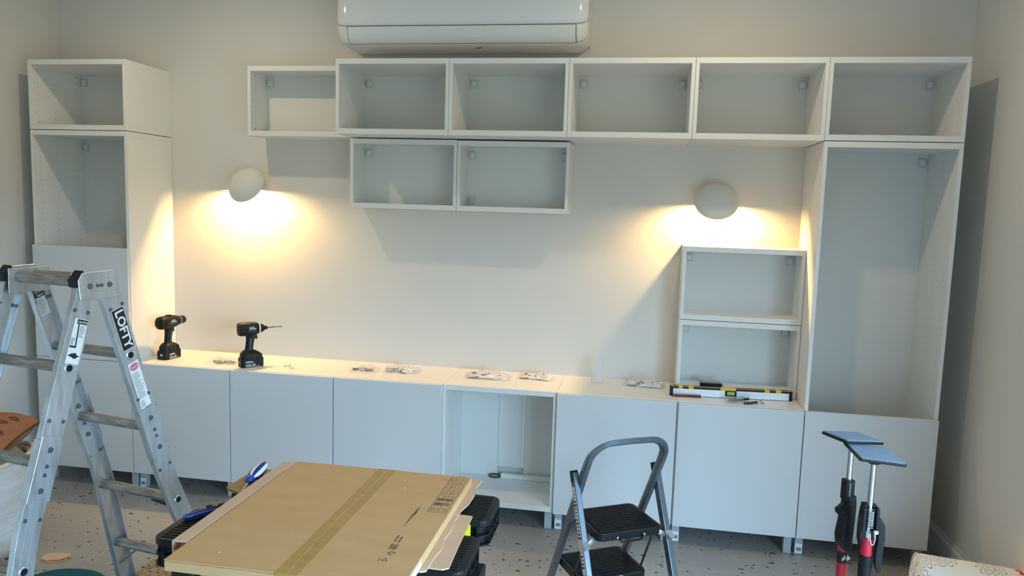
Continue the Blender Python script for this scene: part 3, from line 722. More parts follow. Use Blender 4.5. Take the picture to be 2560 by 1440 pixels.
# ================================================================ FOLDING WORKBENCH with two ribbed jaws
wb = thing('folding_workbench', 'black plastic folding workbench with two ribbed jaws, under the flat cardboard box', 'workbench', (2.536, -2.08, 0))
JT, JX0, JX1 = .745, 2.094, 2.978
def rrect(xa, xb, ya, yb, r, n=6):
    p = []
    for cx, cy, a0 in ((xb - r, yb - r, 0), (xa + r, yb - r, 90), (xa + r, ya + r, 180), (xb - r, ya + r, 270)):
        for k in range(n + 1):
            a = math.radians(a0 + 90 * k / n); p.append((cx + r * math.cos(a), cy + r * math.sin(a)))
    return p
for ya, yb, JX0 in ((-2.350, -2.125, 2.094), (-2.030, -1.822, 2.135)):
    P = rrect(JX0, JX1, ya, yb, .035); Q = rrect(JX0 + .014, JX1 - .014, ya + .014, yb - .014, .025)
    mb = MB().prism([(x, y, JT - .022) for x, y in P], (0, 0, .020))
    jw = obj('jaw', mb, 'blackplastic', wb, bevel=.004)
    ribs = MB(); n = 13
    for k in range(n):
        yc = ya + .022 + (yb - ya - .044) * k / (n - 1)
        ribs.box(JX0 + .022, JX1 - .022, yc - .0042, yc + .0042, JT - .004, JT)
    rb = obj('rib_rows', ribs, 'blackrib', jw, bevel=.001, seg=1); rb['kind'] = 'stuff'
    mb = MB().prism([(x, y, JT - .078) for x, y in Q], (0, 0, .060))
    obj('jaw_core', mb, 'blackplastic', jw)
    fl = MB().prism([(x, y, JT - .050) for x, y in P], (0, 0, .004)).prism([(x, y, JT - .080) for x, y in P], (0, 0, .005))
    obj('jaw_flange', fl, 'blackplastic', jw)
    dv = MB()
    for k in range(10):
        xc = JX0 + .035 + (JX1 - JX0 - .07) * k / 9
        for yy in (ya, yb - .014): dv.box(xc - .002, xc + .002, yy, yy + .014, JT - .078, JT - .02)
    for xx in (JX0, JX1 - .014):
        for k in range(4):
            yc = ya + .036 + (yb - ya - .072) * k / 3
            dv.box(xx, xx + .014, yc - .002, yc + .002, JT - .078, JT - .02)
    obj('jaw_cells', dv, 'blackplastic', jw)
JX0 = 2.094
for k, (xc, w_) in enumerate(((2.125, .010), (2.145, .008), (2.170, .011), (2.195, .008), (2.215, .010))):
    o = obj('bench_dog', MB().lathe([(w_, 0), (w_ * 1.05, .008), (w_ * .7, .013)], (xc, -2.116 + .004, JT - .012), n=12), 'blackplastic', wb, smooth=True, angle=40)
# slide rails between the jaws, and a fluorescent clamp block
for xc in (2.30, 2.78):
    obj('slide_rail', MB().box(xc - .018, xc + .018, -2.34, -1.83, JT - .105, JT - .079), 'darksteel', wb, bevel=.003)
obj('clamp_block', MB().prism([(2.890, -2.125, .735), (2.890, -2.035, .735), (2.890, -2.035, .690), (2.890, -2.10, .690)], (.035, 0, 0)), 'yellow', wb, bevel=.002)
hb_ = obj('hinge_bracket', MB().prism([(2.962, -2.31, .668), (2.962, -2.13, .668), (2.962, -2.15, .60), (2.962, -2.22, .52), (2.962, -2.29, .54)], (.032, 0, 0)), 'blackplastic', wb, bevel=.005)
for yy, zz in ((-2.17, .640), (-2.245, .575)):
    obj('bolt', MB().cyl((2.993, yy, zz), (3.000, yy, zz), .009, n=16), 'chrome', hb_, smooth=True, angle=40)
obj('clamp_base', MB().box(2.85, 2.95, -2.125, -2.03, .655, .700), 'blackplastic', wb, bevel=.004)
for sx in (0, 1):
    for sy in (0, 1):
        xt = JX0 + .08 if sx == 0 else JX1 - .15
        xf = JX0 + .06 if sx == 0 else JX1 - .13
        yt, yf = (-2.30, -2.40) if sy == 0 else (-1.90, -1.80)
        mb = MB().tube([(xt, yt, JT - .07), (xt + (xf - xt) * .5, yt + (yf - yt) * .5, .36), (xf, yf, .012)], .034, ry=.022, sq=True, up=(1, 0, 0))
        lg = obj('leg', mb, 'blackplastic', wb, bevel=.003)
        obj('foot', MB().box(xf - .045, xf + .045, yf - .04, yf + .04, 0, .03), 'rubber', lg, bevel=.006)
        kn = MB().cyl((xt + (.034 if sx else -.034), yt + .01, JT - .14), (xt + (.050 if sx else -.050), yt + .01, JT - .14), .014, n=14)
        obj('pivot_bolt', kn, 'chrome', lg, smooth=True, angle=40)
for sx in (0, 1):
    xf = JX0 + .07 if sx == 0 else JX1 - .14
    obj('cross_bar', MB().box(xf - .012, xf + .012, -2.36, -1.84, .33, .37), 'blackplastic', wb, bevel=.004)
obj('lower_shelf', MB().box(JX0 + .06, JX1 - .13, -2.33, -1.87, .37, .385), 'blackplastic', wb, bevel=.003)

# ================================================================ FLAT CARDBOARD BOX on the bench
BZ0, BZ1 = .7545, .784
BX0, BX1, BY0, BY1 = 2.256, 2.870, -2.522, -1.786
bx = thing('cardboard_box', 'large flat brown cardboard box with a strip of packing tape, lying on the workbench', 'box', ((BX0 + BX1) / 2, (BY0 + BY1) / 2, BZ0))
obj('tray', MB().box(BX0, BX1, BY0, BY1, BZ0, BZ1 - .0045), 'card', bx, bevel=.002)
obj('edge_gap', MB().box(BX0 + .003, BX1 - .003, BY0 + .003, BY1 - .003, BZ1 - .0048, BZ1 - .002), 'card', bx)
obj('lid', MB().box(BX0 - .0005, BX1 + .0005, BY0 + .0005, BY1, BZ1 - .0030, BZ1), 'card', bx, bevel=.001)
def flat(pts, z, th=.0004):
    return MB().prism([(x, y, z) for x, y in pts], (0, 0, th))
TX0, TX1 = 2.551, 2.609
tpe = obj('packing_tape', flat([(TX0, BY0), (TX1, BY0), (TX1 + .001, BY1), (TX0 - .001, BY1)], BZ1, .0004).box(TX0, TX1, BY0 - .0006, BY0, BZ0 + .004, BZ1), 'tape', bx)
rn = random.Random(5); seam = MB(); yy = BY0
pts = []
while yy < BY1:
    pts.append((2.578 + rn.uniform(-.0022, .0022) + .004 * math.sin(yy * 9), yy, rn.uniform(.0003, .0016) if rn.random() > .2 else .0005)); yy += rn.uniform(.008, .02)
for (xa, y0_, w_), (xb, y1_, w2_) in zip(pts, pts[1:]):
    seam.add([(xa - w_, y0_, BZ1 + .0011), (xa + w_, y0_, BZ1 + .0011), (xb + w2_, y1_, BZ1 + .0011), (xb - w2_, y1_, BZ1 + .0011)], [(0, 1, 2, 3)])
obj('tape_crease', seam, 'cardedge', bx)
for (a, b) in ((-2.45, -2.42), (-1.85, -1.80)):
    obj('tape_patch', flat([(TX0, a), (TX1, a + .004), (TX1, b), (TX0, b + .003)], BZ1 + .0005, .0003), 'tape', bx)
# printed panel, recycling marks, tear
PX0, PX1, PY0, PY1 = 2.806, 2.861, -2.088, -1.800
fr = MB(); w_ = .0012; zt = BZ1 + .0003
for x in (PX0, PX1): fr.box(x - w_ / 2, x + w_ / 2, PY0, PY1, zt, zt + .0002)
for y in (PY0, PY1): fr.box(PX0, PX1, y - w_ / 2, y + w_ / 2, zt, zt + .0002)
obj('printed_frame', fr, 'cardink', bx)
rn = random.Random(11); dk = MB(); lt = MB()
rows = [(.006, .020, 4), (.024, .032, 3), (.036, .072, 6), (.078, .10, 4), (.106, .122, 5), (.128, .150, 4), (.156, .172, 4), (.178, .205, 6), (.212, .240, 7), (.248, .280, 8)]
for k, (u0, u1, cnt) in enumerate(rows):
    for q in range(cnt):
        xa = PX0 + .004 + (PX1 - PX0 - .008) * q / cnt; xb = xa + (PX1 - PX0 - .008) / cnt * rn.uniform(.5, .88)
        ya, yb = PY1 - u1, PY1 - u0
        if k in (7, 8): dk.box(xa, xb, ya + rn.uniform(0, .006), yb - rn.uniform(0, .004), zt, zt + .0002)
        else:
            n = max(2, int((u1 - u0) / .004))
            for j in range(n):
                if rn.random() < .8: (lt if k not in (2, 9) else lt).box(xa, xb - rn.uniform(0, .002), ya + (yb - ya) * j / n, ya + (yb - ya) * (j + .55) / n, zt, zt + .0002)
obj('printed_blocks', dk, 'cardink', bx); obj('printed_text_rows', lt, 'cardinklight', bx)
tear = at(1033, 1287, 2, BZ1)
obj('tear', MB().prism([(2.7715, -2.205, BZ1 + .0002), (2.7745, -2.13, BZ1 + .0002), (2.779, -2.115, BZ1 + .0002), (2.7745, -2.05, BZ1 + .0002), (2.7705, -2.118, BZ1 + .0002), (2.7695, -2.13, BZ1 + .0002)], (0, 0, .0003)), 'tornliner', bx)
rc = MB()
cpt = Vector((2.790, -2.362)); n = 20
for k in range(n - 3):
    a0, a1 = 2 * math.pi * k / n, 2 * math.pi * (k + 1) / n
    rc.add([(cpt.x + r * math.cos(a), cpt.y + r * math.sin(a), zt + .0002) for r, a in ((.006, a0), (.010, a0), (.010, a1), (.006, a1))], [(0, 1, 2, 3)])
for pa, pb in (((2.778, -2.405), (2.792, -2.405)), ((2.792, -2.405), (2.785, -2.390)), ((2.785, -2.390), (2.778, -2.405)), ((2.770, -2.410), (2.772, -2.392))):
    pa, pb = Vector((*pa, zt)), Vector((*pb, zt)); dd = (pb - pa).normalized(); nn = Vector((-dd.y, dd.x, 0)) * .0012
    rc.add([pa - nn, pa + nn, pb + nn, pb - nn], [(0, 1, 2, 3)])
obj('recycling_marks', rc, 'cardink', bx)
sp_ = MB()
for k, (x, y, l) in enumerate(((2.776, -2.340, .030), (2.783, -2.340, .026), (2.790, -2.340, .028), (2.776, -2.296, .038), (2.788, -2.300, .036))):
    q = 0
    while q < l:
        w_ = rn.uniform(.002, .005); sp_.box(x - .0022, x + .0022, y + q, y + q + w_ * .75, zt, zt + .0002); q += w_
obj('small_print', sp_, 'cardink', bx)
obj('white_label', MB().box(BX1, BX1 + .0008, BY0 + .01, BY0 + .155, BZ0 + .003, BZ1 - .004), 'sticker', bx)
obj('white_label', MB().box(2.596, 2.70, BY0 - .0008, BY0, BZ0 + .004, BZ1 - .004), 'sticker', bx)
for (u, v) in ((545, 1382), (1010, 1221)):
    p = at(u, v, 2, BZ1); obj('card_crumb', MB().prism([(p.x, p.y, BZ1), (p.x + .006, p.y + .002, BZ1), (p.x + .003, p.y + .005, BZ1)], (.001, 0, .002)), 'cardedge', bx)

# folded card channel along the box
mb = MB(); cx0, cx1, cz = 2.212, 2.2525, .7455
o = obj('cardboard_channel', MB().box(cx0, cx1, -2.425, -1.800, cz + .036, cz + .039).box(cx0, cx0 + .003, -2.425, -1.800, cz, cz + .036).box(cx0 + .003, cx1, -2.425, -1.800, cz, cz + .003).box(cx0 + .004, cx1 - .004, -2.424, -2.40, cz + .010, cz + .012), 'cardpale', None, bevel=.0008)
tag(o, 'long folded pale cardboard channel lying beside the flat box', 'cardboard')
# loose sheets sticking out under the box
def sheet(name, pts, z, th, label, m='cardpale'):
    o = obj(name, MB().prism([(x, y, z) for x, y in pts], (0, 0, th)), m, None); tag(o, label, 'cardboard'); return o
o = sheet('cardboard_sheet', [(2.60, -1.73), (2.893, -1.722), (2.889, -1.79), (2.897, -1.86), (2.895, -1.93), (2.884, -1.99), (2.883, -2.06), (2.889, -2.12), (2.884, -2.19), (2.892, -2.25), (2.886, -2.30), (2.886, -2.372), (2.872, -2.380), (2.62, -2.345)], .7497, .004, 'torn pale cardboard sheet sticking out from under the flat box')
o2 = sheet('cardboard_sheet', [(2.70, -2.00), (2.924, -2.008), (2.927, -2.10), (2.930, -2.20), (2.936, -2.335), (2.922, -2.347), (2.70, -2.345)], .7452, .004, 'pale cardboard sheet beneath the torn one, over the bench clamp')
# corrugated piece on the far jaw
cz = .7462
tip, top, rt, lo_ = at(566, 1222, 2, .75), at(632, 1180, 2, .75), at(705, 1172, 2, .75), at(612, 1240, 2, .75)
def corr(u, v):
    p = tip * (1 - u) * (1 - v) + top * (1 - u) * v + lo_ * u * (1 - v) + rt * u * v
    return Vector((min(p.x, 2.208), p.y, .7515 + .0036 * math.sin(v * 2 * math.pi * 13)))
o = obj('corrugated_cardboard', MB().grid(corr, 4, 156), 'card', None, smooth=True, solid=.002)
tag(o, 'scrap of ribbed corrugated cardboard under the blue screwdriver', 'cardboard')
obj('backing_sheet', MB().prism([Vector((min(p.x, 2.209), p.y, .7452)) for p in (tip, lo_, rt, top)], (0, 0, .002)), 'cardpale', o)

# screwdriver
h0, h1 = at(621, 1204, 2, .774), at(661, 1162, 2, .788)
tp_ = h0 - (h1 - h0).normalized() * .045; tp_.z = .7575
ax = (h1 - h0).normalized()
sd_ = thing('screwdriver', 'screwdriver with blue and white striped handle on the corrugated card', 'screwdriver', tuple(h0))
obj('shaft', MB().cyl(tp_, h0 + ax * .01, .0035, n=12), 'chrome', sd_, smooth=True, angle=40)
obj('collar', MB().lathe([(.006, -.004), (.013, .002), (.0145, .016), (.010, .024), (.011, .032)], h0, ax, n=24), 'bluehandle', sd_, smooth=True, angle=50)
hl = (h1 - h0).length
def grip(r0, k0, k1):
    mb = MB(); a = ax.orthogonal().normalized(); b = ax.cross(a)
    prof = [(.012, .024), (.0185, .034), (.0215, .055), (.0205, hl - .025), (.0150, hl - .004), (.005, hl)]
    ang = [k0 + (k1 - k0) * j / 3 for j in range(4)]
    mb.loft([[h0 + h * ax] + [h0 + h * ax + r * r0 * (math.cos(t) * a + math.sin(t) * b) for t in ang] for r, h in prof]); return mb
for k in range(10):
    obj('grip_stripe', grip(1.0 if k % 2 else 1.03, 2 * math.pi * k / 10, 2 * math.pi * (k + 1) / 10), 'navy' if k % 2 else 'bluewhite', sd_, smooth=True, angle=50)

# blue trimming knife on the near jaw
a, b = Vector((2.118, -2.232, .7455)), Vector((2.192, -2.128, .7455))
dx = (b - a).normalized(); nx = Vector((-dx.y, dx.x, 0)); L_ = (b - a).length
kn = thing('utility_knife', 'long blue plastic utility knife lying on the ribbed workbench jaw', 'knife', tuple(a))
kp = lambda s_, w_, z: a + dx * s_ * L_ + nx * w_ + Vector((0, 0, z))
obj('handle', MB().prism([kp(0, -.006, 0), kp(.05, -.011, 0), kp(1, -.009, 0), kp(1, .009, 0), kp(.05, .011, 0), kp(0, .006, 0)], (0, 0, .014)), 'bluehandle', kn, bevel=.002)
obj('rail', MB().prism([kp(.08, .003, .014), kp(1, .003, .014), kp(1, .008, .014), kp(.08, .008, .014)], (0, 0, .003)), 'navy', kn, bevel=.0008)
obj('slider', MB().prism([kp(.82, -.003, .014), kp(.97, -.003, .014), kp(.97, .008, .014), kp(.82, .008, .014)], (0, 0, .008)), 'blackplastic', kn, bevel=.001)

# ================================================================ STEP STOOL
SA = math.radians(30)
st_ = thing('step_stool', 'folding two-step stool with grey steel frame and black ribbed treads', 'step stool', (3.34, -1.21, 0), (0, 0, SA))
# local: X = across, Y = -depth axis (local -Y faces the camera side)
def sp(x, s, z): return Vector((x, -s, z))
def arc_pts():
    p = []
    leg = lambda z: -.305 + z * .505                        # s of the handle frame leg at height z
    hw, rad = .165, .085
    p += [(-hw, z) for z in (.012, .2, .45, .62, .70)]
    top = .795
    for k in range(1, 9):
        a = math.pi - math.pi / 2 * k / 8; p.append((-hw + rad + rad * math.cos(a), top - rad + rad * math.sin(a)))
    p += [(0, top + .002)]
    for k in range(0, 8):
        a = math.pi / 2 - math.pi / 2 * k / 8; p.append((hw - rad + rad * math.cos(a), top - rad + rad * math.sin(a)))
    p += [(hw, z) for z in (.70, .62, .45, .2, .012)]
    return [sp(x, leg(z), z) for x, z in p]
obj('handle_frame', MB().tube(arc_pts(), .0165, ry=.0105, up=(0, -.90, .45), sq=True), 'greysteel', st_, local=True, smooth=True, angle=35)
for sx in (-1, 1):
    t0, t1 = sp(sx * .182, -.030, .645), sp(sx * .182, .250, .012)
    bl = obj('rear_leg', MB().tube([t0, t1], .0175, ry=.0105, up=(0, -.9, .4), sq=True), 'greysteel', st_, local=True)
    dd = (t1 - t0).normalized()
    obj('leg_edge', MB().tube([t0 + Vector((0, -.016, .006)), t1 + Vector((0, -.016, .006))], .0035, ry=.0112, up=(0, -.9, .4), sq=True), 'greysteel', bl, local=True)
    obj('end_cap', MB().tube([t0 - dd * .008, t0 + dd * .035], .017, ry=.0115, up=(0, -.9, .4), sq=True), 'blackplastic', bl, local=True)
    obj('foot', MB().tube([t1 - dd * .035, t1 + dd * .010], .018, ry=.0125, up=(0, -.9, .4), sq=True), 'rubber', bl, local=True)
    obj('foot', MB().tube([sp(sx * .165, -.305 + .04 * .505, .04), sp(sx * .165, -.305, .004)], .019, ry=.013, up=(0, -.9, .4), sq=True), 'rubber', st_, local=True)
    # zinc bracket tying the tread to the rear leg
    br = MB().prism([sp(sx * .172, .085, .42), sp(sx * .172, .125, .40), sp(sx * .172, .095, .375), sp(sx * .172, .055, .395)], (sx * .004 * 6, 0, 0))
    obj('bracket', br, 'galv', st_, local=True, bevel=.002)
    obj('bracket_tab', MB().tube([sp(sx * .172, .09, .398), sp(sx * .150, .085, .408), sp(sx * .135, .08, .418)], .011, ry=.004, up=(0, 0, 1)), 'galv', st_, local=True, smooth=True)
    obj('linkage_rod', MB().tube([sp(sx * .150, .055, .43), sp(sx * .155, -.06, .185)], .0045, n=8), 'darksteel', st_, local=True, smooth=True)
    if sx < 0:
        lb = obj('warning_label', MB().tube([t0 + dd * .055 + Vector((-.0112, -.0, 0)), t0 + dd * .38 + Vector((-.0112, -.0, 0))], .014, ry=.0006, up=(0, -.9, .4), sq=True), 'sticker', bl, local=True)
        rn = random.Random(4); bars = MB()
        fw_ = Vector((0, -.9, .4)); fw_ = (fw_ - dd * fw_.dot(dd)).normalized()
        for k in range(22):
            if k in (4, 13): continue
            c_ = t0 + dd * (.07 + k * .0135) + Vector((-.0122, 0, 0)); hw_ = rn.uniform(.004, .0105)
            bars.obox(c_, (.0003, 0, 0), fw_ * hw_, dd * rn.uniform(.001, .004))
        obj('label_print', bars, 'ink', bl, local=True)
        for k in (4, 13):
            obj('label_band', MB().obox(t0 + dd * (.07 + k * .0135) + Vector((-.0122, 0, 0)), (.0003, 0, 0), fw_ * .0135, dd * .004), 'darkred', bl, local=True)
def tread(name, s0, s1, z, hw, nr):
    P = [(x, y) for x, y in rrect(-hw, hw, -s1, -s0, .03)]
    td = obj(name, MB().prism([(x, y, z - .036) for x, y in P], (0, 0, .032)), 'blackplastic', st_, local=True, bevel=.004)
    rib = MB()
    for k in range(nr):
        s_ = s0 + .02 + (s1 - s0 - .04) * k / (nr - 1)
        rib.box(-hw + .016, hw - .016, -s_ - .0038, -s_ + .0038, z - .0045, z)
    r_ = obj('rib_rows', rib, 'blackrib', td, local=True, bevel=.0008, seg=1); r_['kind'] = 'stuff'
    return td
t1_ = tread('upper_tread', -.128, .118, .452, .142, 15)
for sx in (-1, 1): obj('rivet', MB().sphere(sp(sx * .058, .1205, .428), .0065, n=12, m=8), 'chrome', t1_, local=True, smooth=True)
obj('carry_handle', MB().tube([sp(-.058, .119, .428), sp(-.04, .128, .412), sp(.04, .128, .412), sp(.058, .119, .428)], .0045, n=8), 'blackplastic', t1_, local=True, smooth=True)
t2_ = tread('lower_tread', -.232, .010, .215, .150, 15)
obj('info_label', MB().box(-.02, .035, -.0125, -.0102, .185, .208), 'sticker', t2_, local=True)
for z_, s_ in ((.195, -.205), (.43, -.088)):
    obj('pivot_bar', MB().cyl(sp(-.168, s_, z_), sp(.168, s_, z_), .006, n=10), 'galv', st_, local=True, smooth=True)

# ================================================================ SUPPORT PROPS
def prop(base, ztop, pad, rot, label, lever):
    t = thing('support_prop', label, 'prop', base, (0, 0, rot), group='extendable red support props')
    z = ztop
    obj('foot_pad', MB().prism([(x, y, 0) for x, y in rrect(-.024, .024, -.024, .024, .008)], (0, 0, .012)), 'blackplastic', t, local=True)
    obj('foot_cup', MB().lathe([(.023, .011), (.022, .03), (.0175, .05)], (0, 0, 0), n=20), 'blackplastic', t, local=True, smooth=True, angle=40)
    obj('red_tube', MB().cyl((0, 0, .03), (0, 0, z - .25), .0155, n=24), 'red', t, local=True, smooth=True, angle=40)
    obj('rod', MB().cyl((0, 0, z - .26), (0, 0, z - .02), .0085, n=16), 'chrome', t, local=True, smooth=True, angle=40)
    pd = obj('head_pad', MB().prism([(x, y, 0) for x, y in rrect(-pad[0], pad[0], -pad[1], pad[1], .006)], (0, 0, .008)), 'blackplastic', t, local=True, bevel=.002)
    top = obj('pad_facing', MB().prism([(x, y, .008) for x, y in rrect(-pad[0] + .003, pad[0] - .003, -pad[1] + .003, pad[1] - .003, .005)], (0, 0, .002)), 'padgrey', pd, local=True)
    rg = MB(); n = 17
    for k in range(n):
        y = -pad[1] + .008 + (2 * pad[1] - .016) * k / (n - 1); rg.box(-pad[0] + .005, pad[0] - .005, y - .0012, y + .0012, .0095, .0112)
    g_ = obj('grip_ridges', rg, 'padgrey', pd, local=True); g_['kind'] = 'stuff'
    obj('pad_hub', MB().lathe([(.013, -.022), (.022, -.016), (.026, 0.001)], (0, 0, 0), n=20), 'blackplastic', pd, local=True, smooth=True, angle=40)
    pd.location = (0, 0, z - .010); 
    return t, pd, z
p1, pd1, z = prop((4.015, -1.868, 0), 1.045, (.062, .058), math.radians(22), 'red support prop standing behind its twin, black sleeve on its steel rod', 0)
pd1.rotation_euler = (math.radians(-3), math.radians(4), 0)
# housing with a sleeve and a big pistol grip
obj('sleeve', MB().prism([(x, y, z - .19) for x, y in rrect(-.016, .014, -.014, .014, .005)], (0, 0, .06)), 'blackplastic', p1, local=True, bevel=.002)
m_ = MB().tube([(-.006 + .004 * (k % 2), -.0146, z - .182 + k * .0045) for k in range(11)], .0009, n=5); obj('lettering', m_, 'whiteink', p1, local=True)
obj('grip_housing', MB().loft([[Vector((x * sx_ + ox, y * sy_, z + h)) for x, y in rrect(-.02, .02, -.019, .019, .008)] for h, sx_, sy_, ox in ((-.178, .75, .85, .006), (-.205, .85, .95, .006), (-.25, .95, 1.0, .003), (-.30, 1.05, 1.05, -.002), (-.328, .95, 1.0, .0), (-.345, .5, .8, .006))]), 'blackplastic', p1, local=True, smooth=True, angle=60)
obj('lock_knob', MB().cyl((-.012, -.006, z - .212), (-.036, -.014, z - .218), .016, .013, n=20), 'blackplastic', p1, local=True, smooth=True, angle=40)
bd = obj('printed_band', MB().cyl((0, 0, z - .382), (0, 0, z - .347), .0162, n=24), 'ink', p1, local=True, smooth=True, angle=40)
m_ = MB()
for k in range(5): m_.box(-.013 + k * .0055, -.0095 + k * .0055, -.0172, -.0155, z - .372 + (k % 3) * .003, z - .362 + (k % 2) * .006)
obj('lettering', m_, 'whiteink', bd, local=True)
p2, pd2, z = prop((4.053, -1.952, 0), 1.027, (.063, .062), math.radians(6), 'red support prop with an exposed spring and long black lever, in front of its twin', 1)
pd2.rotation_euler = (math.radians(3), math.radians(5), 0)
obj('spring_housing', MB().loft([[Vector((x * k_, y * .9 + .006, z + h)) for x, y in rrect(-.024, .024, -.010, .017, .006)] for h, k_ in ((-.152, .75), (-.18, .9), (-.22, 1.0), (-.255, .95), (-.278, .7))]), 'blackplastic', p2, local=True, smooth=True, angle=60)
for sx in (-1, 1): obj('housing_cheek', MB().prism([(sx * .013, -.018, z - .157), (sx * .013, .01, z - .155), (sx * .014, .01, z - .235), (sx * .014, -.018, z - .228)], (sx * .009, 0, 0)), 'blackplastic', p2, local=True, bevel=.002)
sprg = [(.0085 * math.cos(k * .7) , -.014 + .0085 * math.sin(k * .7), z - .162 - k * .00062) for k in range(82)]
obj('spring', MB().tube(sprg, .0014, n=6), 'chrome', p2, local=True, smooth=True)
obj('pivot_screw', MB().cyl((.013, -.019, z - .222), (.013, -.026, z - .222), .006, n=16), 'chrome', p2, local=True, smooth=True, angle=40)
obj('lever', MB().loft([[Vector((cx_ + x * k_, y * .8, z + h)) for x, y in rrect(-.014, .014, -.012, .012, .005)] for h, cx_, k_ in ((-.188, .022, .6), (-.21, .032, .85), (-.25, .036, .75), (-.29, .033, .8), (-.325, .033, .7), (-.348, .038, .3))]), 'blackplastic', p2, local=True, smooth=True, angle=60)
obj('trigger_hook', MB().tube([(0, -.014, z - .222), (.001, -.016, z - .245), (.005, -.016, z - .262), (.012, -.016, z - .262), (.016, -.014, z - .245), (.013, -.014, z - .226)], .0022, n=8), 'chrome', p2, local=True, smooth=True)
obj('rubber_sleeve', MB().cyl((0, 0, z - .362), (0, 0, z - .298), .0180, n=24).cyl((0, 0, z - .332), (0, 0, z - .328), .0190, n=24), 'blackplastic', p2, local=True, smooth=True, angle=40)
bd = obj('printed_band', MB().cyl((0, 0, z - .432), (0, 0, z - .382), .0162, n=24), 'ink', p2, local=True, smooth=True, angle=40)
m_, w_ = text_mb('HAND', .018, (-.0135, -.0178, z - .414), (1, 0, 0), (0, 0, 1), bold=.0004); obj('lettering', m_, 'whiteink', bd, local=True)

# ================================================================ BOLSTER with floral print
c0, c1, r_ = Vector((4.562, -.965, .155)), Vector((4.93, -1.03, .155)), .155
axb = (c1 - c0).normalized(); upv = Vector((0, 0, 1)); sdv = axb.cross(upv).normalized()
bo = thing('bolster_cushion', 'round bolster cushion in white floral print on the floor by the right wall', 'cushion', (4.74, -1.0, 0))
n = 48; hs = [(0.0, .955), (.006, .985), (.016, 1.0)] + [(.03 + k * .036, 1.0) for k in range(9)] + [((c1 - c0).length - .012, .99), ((c1 - c0).length, .95)]
mb = MB(); mb.uv = []
rings = []
for h, k in hs:
    rings.append([c0 + axb * h + r_ * k * (math.cos(2 * math.pi * i / n) * sdv + math.sin(2 * math.pi * i / n) * upv) for i in range(n + 1)])
    mb.uv += [(h * 1.0, i / n * 2 * math.pi * r_) for i in range(n + 1)]
mb.loft(rings, False, False, closed=False)
mb.v = [Vector((v.x, v.y, max(v.z, .001))) for v in mb.v]
obj('cover', mb, 'floralwhite', bo, smooth=True)
for cc, sg in ((c0, -1), (c1, 1)):
    mb = MB(); mb.uv = []
    prof = [(1.0 * .955, 0.0), (.8, .010), (.5, .016), (.2, .018), (.01, .018)]
    rings = []
    for k, h in prof:
        rings.append([cc + sg * axb * h + r_ * k * (math.cos(2 * math.pi * i / n) * sdv + math.sin(2 * math.pi * i / n) * upv) for i in range(n)])
        mb.uv += [(r_ * k * math.cos(2 * math.pi * i / n), r_ * k * math.sin(2 * math.pi * i / n)) for i in range(n)]
    mb.loft(rings, False, False); mb.v = [Vector((v.x, v.y, max(v.z, .001))) for v in mb.v]
    obj('end_panel', mb, 'floralcream', bo, smooth=True)
    pp = [cc + r_ * .975 * (math.cos(2 * math.pi * i / n) * sdv + math.sin(2 * math.pi * i / n) * upv) for i in range(n + 1)]
    obj('piping', MB().tube([Vector((p.x, p.y, max(p.z, .006))) for p in pp], .005, n=8), 'whitepiping', bo, smooth=True)

# ================================================================ RUG, TEAL CUSHION, CHAIR, SCRAPS on the floor
rg = thing('jute_rug', 'chunky braided jute rug on the floor under the ladder and bench', 'rug', (1.62, -1.5, 0))
RX0, RX1, RY0, RY1 = 1.245, 2.03, -1.95, -1.135
obj('backing', MB().box(RX0, RX1, RY0, RY1, 0, .006), 'jutedark', rg)
lo = MB(); rn = random.Random(2); step = .040
j = 0; y = RY0 + .016
while y < RY1 - .005:
    x = RX0 + .016 + (step / 2 if j % 2 else 0)
    while x < RX1 - .008:
        a = math.radians(38 if j % 2 else -38) + rn.uniform(-.2, .2)
        ca, sa = math.cos(a), math.sin(a)
        n = 8; R1, R2, r2 = .018, .0115, .006
        ring = []
        for k in range(n):
            t = 2 * math.pi * k / n; cx_, cy_ = R1 * math.cos(t), R2 * math.sin(t)
            px_, py_ = x + cx_ * ca - cy_ * sa, y + cx_ * sa + cy_ * ca
            ox, oy = math.cos(t) * ca - math.sin(t) * sa, math.cos(t) * sa + math.sin(t) * ca
            ring.append([Vector((px_ + ox * r2 * u, py_ + oy * r2 * u, .008 + r2 * w)) for u, w in ((-1, 0), (0, 1), (1, 0))])
        base = len(lo.v); lo.v += [p for q in ring for p in q]
        for k in range(n):
            k2 = (k + 1) % n
            for m2 in range(2): lo.f.append((base + k * 3 + m2, base + k * 3 + m2 + 1, base + k2 * 3 + m2 + 1, base + k2 * 3 + m2))
        x += step
    y += .024; j += 1
o = obj('braid_loops', lo, 'jute', rg, smooth=True); o['kind'] = 'stuff'

tc_ = thing('floor_cushion', 'round teal cushion lying on the concrete floor beside the ladder', 'cushion', (1.16, -1.66, 0))
prof = [(.012, .0), (.17, .004), (.205, .03), (.215, .065), (.205, .10), (.165, .128), (.09, .142), (.012, .146)]
def lump(v, c, s):
    d = noise.noise(v * 6) * s; return v + Vector((v.x - c[0], v.y - c[1], 0)).normalized() * d + Vector((0, 0, abs(d) * .4))
mb = MB().lathe(prof, (1.16, -1.66, 0), n=40); mb.v = [lump(v, (1.16, -1.66), .012) if v.z > .002 else v for v in mb.v]
obj('cover', mb, 'teal', tc_, smooth=True, sub=1)
obj('piping', MB().tube([(1.16 + .215 * math.cos(2 * math.pi * k / 40), -1.66 + .215 * math.sin(2 * math.pi * k / 40), .066) for k in range(41)], .005, n=6), 'teal', tc_, smooth=True)

